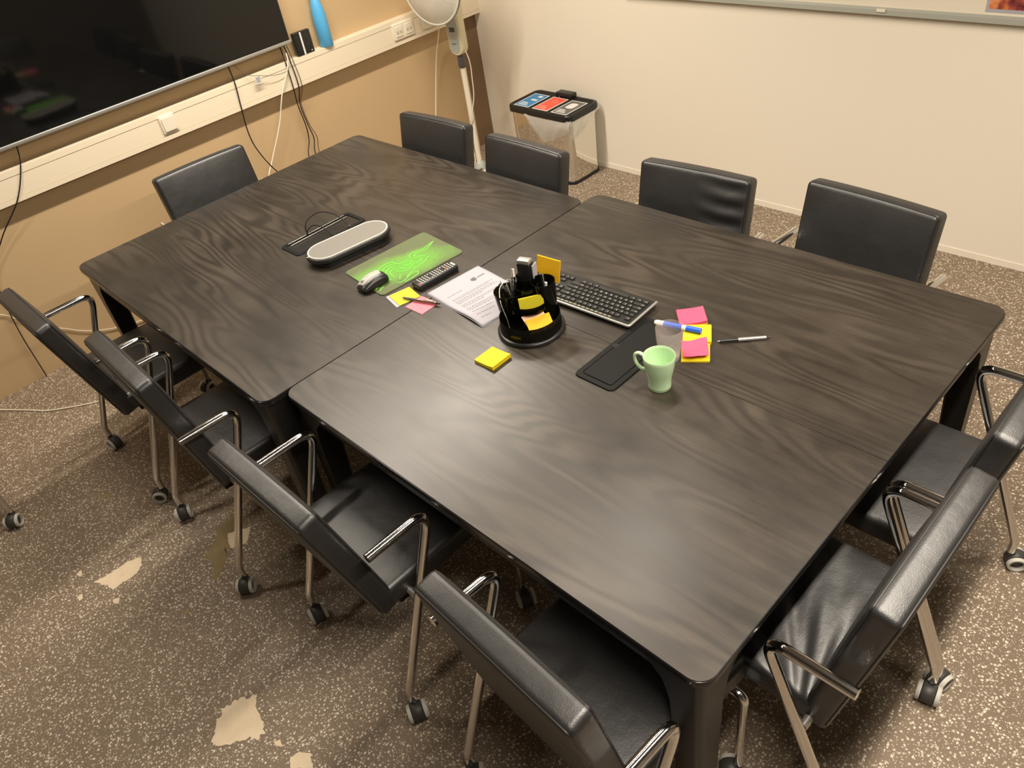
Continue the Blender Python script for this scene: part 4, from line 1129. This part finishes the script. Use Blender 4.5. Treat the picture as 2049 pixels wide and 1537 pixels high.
# power brick, paper and pens in the cups
t = thing('power_adapter', 'black box shaped adapter with grey end sticking out of the organizer', 'adapter', OP(-0.050, 0.055, 0.021), rad(18))
f = MB(); rbox(f, (0.021, 0.0135, 0.080), 0.003, (1, 1, 1), 2, T=TR(0, 0, 0.081)); f.build('case', M['bplast'], t)
f = MB(); rbox(f, (0.0195, 0.012, 0.006), 0.002, (1, 1, 1), 2, T=TR(0, 0.0, 0.166)); f.build('end_cap', M['silver'], t)
t = thing('folded_paper', 'folded white paper strip beside the adapter in the organizer', 'paper', OP(-0.026, 0.068, 0.019), rad(18))
f = MB(); box(f, -0.0015, 0.0015, -0.013, 0.013, 0, 0.158); f.build('strip', M['paper'], t, smooth=False)
def cup_pen(label, bx, by, bz, tx, ty, tz, r, m, m2):
    a, b_ = OP(bx, by, bz), OP(tx, ty, tz)
    t = pen('pen', label, a, b_, r, [(0, 0.08, 0.001, r, M['silver'], 'tip'), (0.08, 0.78, r, r, m, 'barrel'), (0.78, 1.0, r * 1.05, r * 0.8, m2, 'cap')], (r * 1.2, 0.86, M['silver']))
    return t
cup_pen('black pen with a silver clip, frontmost in the left organizer cup', -0.046, -0.016, 0.061, -0.062, -0.018, 0.138, 0.0042, M['bplast'], M['gplast'])
cup_pen('dark grey pen standing in the middle of the left organizer cup', -0.056, -0.004, 0.061, -0.066, 0.004, 0.140, 0.0042, M['gplast'], M['bplast'])
cup_pen('black pen leaning rightward out of the left organizer cup', -0.050, -0.012, 0.061, -0.040, 0.000, 0.152, 0.0040, M['bplast'], M['bplast'])
cup_pen('black marker leaning to the left rim of the organizer cup', -0.072, 0.002, 0.061, -0.094, -0.014, 0.132, 0.0048, M['bplast'], M['gplast'])
cup_pen('white capped black marker at the rear of the left organizer cup', -0.070, 0.016, 0.061, -0.080, 0.032, 0.162, 0.0060, M['bplast'], M['white2'])
cup_pen('black marker standing in the right organizer cup', 0.010, 0.062, 0.022, 0.006, 0.062, 0.158, 0.0050, M['bplast'], M['bplast'])
cup_pen('black pen with a bright end lying low in the right organizer cup', 0.018, 0.048, 0.022, 0.032, 0.052, 0.143, 0.0042, M['bplast'], M['lwhite'])
cable('silver_wire', 'thin silver wire bending out of the left organizer cup', [OP(-0.062, 0.014, 0.10), OP(-0.072, 0.006, 0.142), OP(-0.075, -0.030, 0.135), OP(-0.058, -0.052, 0.105), OP(-0.045, -0.057, 0.080), OP(-0.036, -0.058, 0.058), OP(-0.034, -0.055, 0.022)], 0.0013, M['silver'])

# ------------------------------------------------------------------ keyboard (its function row faces the camera)
t = thing('keyboard', 'black computer keyboard with a silver edge behind the organizer', 'keyboard', (2.082, 0.846, TZ), rad(182.9))
KL, KD = 0.450, 0.140      # local x grows to the typist's right, local y from function row (0) to space bar (-)
f = MB(); prism(f, [(x + KL / 2, y - KD / 2) for x, y in rrect(KL, KD, 0.008, 4)], 0.004, 0.016, 0.003); f.build('case', M['kbody'], t)
f = MB()
edge = fillet([(KL, 0.001, 0.0135), (-0.001, 0.001, 0.0135), (-0.001, -KD, 0.0135)], 0.008, 5)
tube(f, edge, 0.0042, 8); f.build('silver_edge', M['silver'], t)
f = MB()
for q in range(16): box(f, 0.070 + 0.016 * q, 0.081 + 0.016 * q, -0.0125, -0.0075, 0.016, 0.0164)
f.build('media_strip', mat('media_strip_print', (0.24, 0.22, 0.15), 0.5), t, smooth=False)
for q in (0.06, 0.39):
    for yy in (-0.02, -0.12):
        f = MB(); box(f, q - 0.01, q + 0.01, yy - 0.005, yy + 0.005, 0, 0.005); f.build('foot', M['mplast'], t, smooth=False)
KEYM = {}
def keymesh(w):
    k = round(w, 4)
    if k not in KEYM:
        f = MB()
        b_, h = 0.0155, 0.0052
        vs = []
        for (a, d, z) in ((w / 2, b_ / 2, 0), (w / 2 - 0.0012, b_ / 2 - 0.0012, h), ):
            vs += [(-a, -d, z), (a, -d, z), (a, d, z), (-a, d, z)]
        f.add(vs, [(0, 1, 5, 4), (1, 2, 6, 5), (2, 3, 7, 6), (3, 0, 4, 7), (4, 5, 6, 7)])
        KEYM[k] = f.mesh('key', M['key'], smooth=False)
    return KEYM[k]
leg = MB()
GLY = {}
def glyph(ch):
    if ch not in GLY:
        c = bpy.data.curves.new('g', 'FONT'); c.body = ch; c.size = 0.0075; c.align_x = 'LEFT'; c.resolution_u = 2
        o = bpy.data.objects.new('g', c); COL.objects.link(o)
        dg = bpy.context.evaluated_depsgraph_get()
        me = o.evaluated_get(dg).to_mesh()
        GLY[ch] = ([tuple(v.co) for v in me.vertices], [tuple(p.vertices) for p in me.polygons])
        bpy.data.objects.remove(o); bpy.data.curves.remove(c)
    return GLY[ch]
P_ = 0.0182
def row(y, x, keys, hgt=None):
    for kx in keys:
        if kx is None: x += P_ * 0.5; continue
        if isinstance(kx, (int, float)): x += P_ * kx; continue
        s, wd = kx if isinstance(kx, tuple) else (kx, 1.0)
        w = wd * P_
        link('key', keymesh(w - 0.0022), t, (x + w / 2, y, 0.0155))
        if s:
            vs, fs = glyph(s)
            sc = 1.0 if len(s) == 1 else 0.62
            leg.add(vs, fs, TR(x + 0.0038, y - 0.0012, 0.0210) @ Matrix.Scale(sc, 4))
        x += w
X0 = 0.011
ys = [-0.0225, -0.0415, -0.0592, -0.0769, -0.0946, -0.1200 + 0.0077]
ys = [-0.0235, -0.0440, -0.0622, -0.0804, -0.0986, -0.1168]
row(ys[0], X0, ['Esc', 1.0, 'F1', 'F2', 'F3', 'F4', 0.5, 'F5', 'F6', 'F7', 'F8', 0.5, 'F9', 'F10', 'F11', 'F12', 0.25, 'Prt', 'Scr', 'Brk'])
row(ys[1], X0, list('`1234567890-=') + [('Back', 2.0), 0.25, 'Ins', 'Hm', 'Up', 0.25, 'Num', '/', '*', '-'])
row(ys[2], X0, [('Tab', 1.5)] + list('QWERTYUIOP[]') + [('\\', 1.5), 0.25, 'Del', 'End', 'Dn', 0.25] + list('789+'))
row(ys[3], X0, [('Caps', 1.75)] + list("ASDFGHJKL;'") + [('Enter', 2.25), 3.5] + list('456'))
row(ys[4], X0, [('Shift', 2.25)] + list('ZXCVBNM,./') + [('Shift', 2.75), 1.25, '^', 1.25] + list('123'))
row(ys[5], X0, [('Ctrl', 1.25), 1.25 * 0 + 0.0, ('Win', 1.25), ('Alt', 1.25), ('', 6.25), ('Alt', 1.25), ('Fn', 1.25), ('Ctrl', 1.25), 1.5, '<', 'v', '>', 0.25, ('0', 2.0), '.'])
o = leg.build('key_legends', M['legend'], t, smooth=False); o['kind'] = 'stuff'

# ------------------------------------------------------------------ notes, mug, tumbler, marker
pad_of_notes('sticky_note_pad', 'yellow note pad lying alone in front of the organizer', 1.850, 0.523, TZ + 0.0002, rad(1.5), 0.074, 0.074, 0.009, M['yellow'], 0.004)
t = thing('mug', 'pale green mug standing on the table at the cable tray', 'mug', (2.302, 0.694, TZ), rad(196))
f = MB()
prof = [(0, 0.0), (0.027, 0.0), (0.0292, 0.002), (0.0290, 0.012), (0.0296, 0.030), (0.0345, 0.052), (0.0385, 0.072), (0.0405, 0.092), (0.0412, 0.101), (0.0405, 0.1025), (0.0392, 0.101), (0.0385, 0.092), (0.0365, 0.072), (0.0325, 0.052), (0.0272, 0.030), (0.0262, 0.012), (0.0235, 0.006), (0, 0.005)]
lathe(f, prof, 48); f.build('body', M['mint'], t, angle=60)
f = MB(); tube(f, catmull([(0.0385, 0, 0.090), (0.052, 0, 0.097), (0.063, 0, 0.092), (0.066, 0, 0.078), (0.061, 0, 0.062), (0.050, 0, 0.050), (0.0335, 0, 0.046)], 6), [0.0042 + 0.0012 * abs(i - 18) / 18 for i in range(37)], 10); f.build('handle', M['mint'], t, angle=80)

t = thing('glass_tumbler', 'clear drinking glass standing behind the green mug', 'glass', (2.252, 0.806, TZ + 0.0003))
f = MB()
prof = [(0, 0.0), (0.025, 0.0), (0.0275, 0.003), (0.0300, 0.025), (0.0345, 0.055), (0.0365, 0.080), (0.0368, 0.100), (0.0362, 0.1008), (0.0355, 0.100), (0.0352, 0.080), (0.0332, 0.055), (0.0287, 0.025), (0.0262, 0.010), (0.022, 0.0075), (0, 0.007)]
lathe(f, prof, 48); f.build('body', M['glass'], t, angle=60)

ang = math.atan2(0.048, 0.072)
pad_of_notes('sticky_note_pad', 'pink note pad on a yellow pad, farthest of the bright notes behind the glass', 2.200, 0.983, TZ + 0.0002, rad(44), 0.076, 0.074, 0.014, M['pink'], 0.004, M['yellow'])
pad_of_notes('sticky_note_pad', 'thick yellow note pad under the cap of the blue marker', 2.257, 0.925, TZ + 0.0002, rad(-56.3), 0.080, 0.076, 0.011, M['yellow'])
pad_of_notes('sticky_note_pad', 'thin yellow note pad under the crumpled pink note beside the mug', 2.298, 0.858, TZ + 0.0002, rad(-56.3), 0.076, 0.074, 0.005, M['yellow'])
t = thing('crumpled_note', 'folded bright pink note lying on the yellow pads beside the mug', 'sticky note', (2.294, 0.862, TZ + 0.0125), rad(-52))
f = MB()
def cr_(u, v):
    x, y = (u - 0.5) * 0.075, (v - 0.5) * 0.068
    return (x + 0.004 * sin(v * 5), y, 0.002 + 0.006 * abs(sin(u * 4.2 + v * 2.0)) * v + 0.010 * max(0, u - 0.6) * (1 - v))
sheet(f, cr_, 14, 12, 0.0006); f.build('sheet', M['pink'], t, angle=25)
f = MB(); sheet(f, lambda u, v: (0.012 + 0.026 * u, -0.034 + 0.060 * v, 0.0022 + 0.013 * sin(pi * u) * (1 - v) + 0.004 * v), 6, 6, 0.0006); f.build('folded_flap', M['pink'], t, angle=25)

pen('whiteboard_marker', 'white whiteboard marker with a blue cap lying behind the glass', (2.133, 0.9005, TZ + 0.0150), (2.268, 0.9285, TZ + 0.0205), 0.0085,
    [(0, 0.04, 0.006, 0.0080, M['white2'], 'end_plug'), (0.04, 0.20, 0.0082, 0.0084, M['white2'], 'barrel'), (0.20, 0.60, 0.00845, 0.00845, M['bcap'], 'label_sleeve'), (0.60, 0.69, 0.0084, 0.0084, M['white2'], 'barrel_collar'), (0.69, 1.0, 0.0088, 0.0078, M['bcap'], 'cap')], (-0.0096, 0.86, M['bcap']))
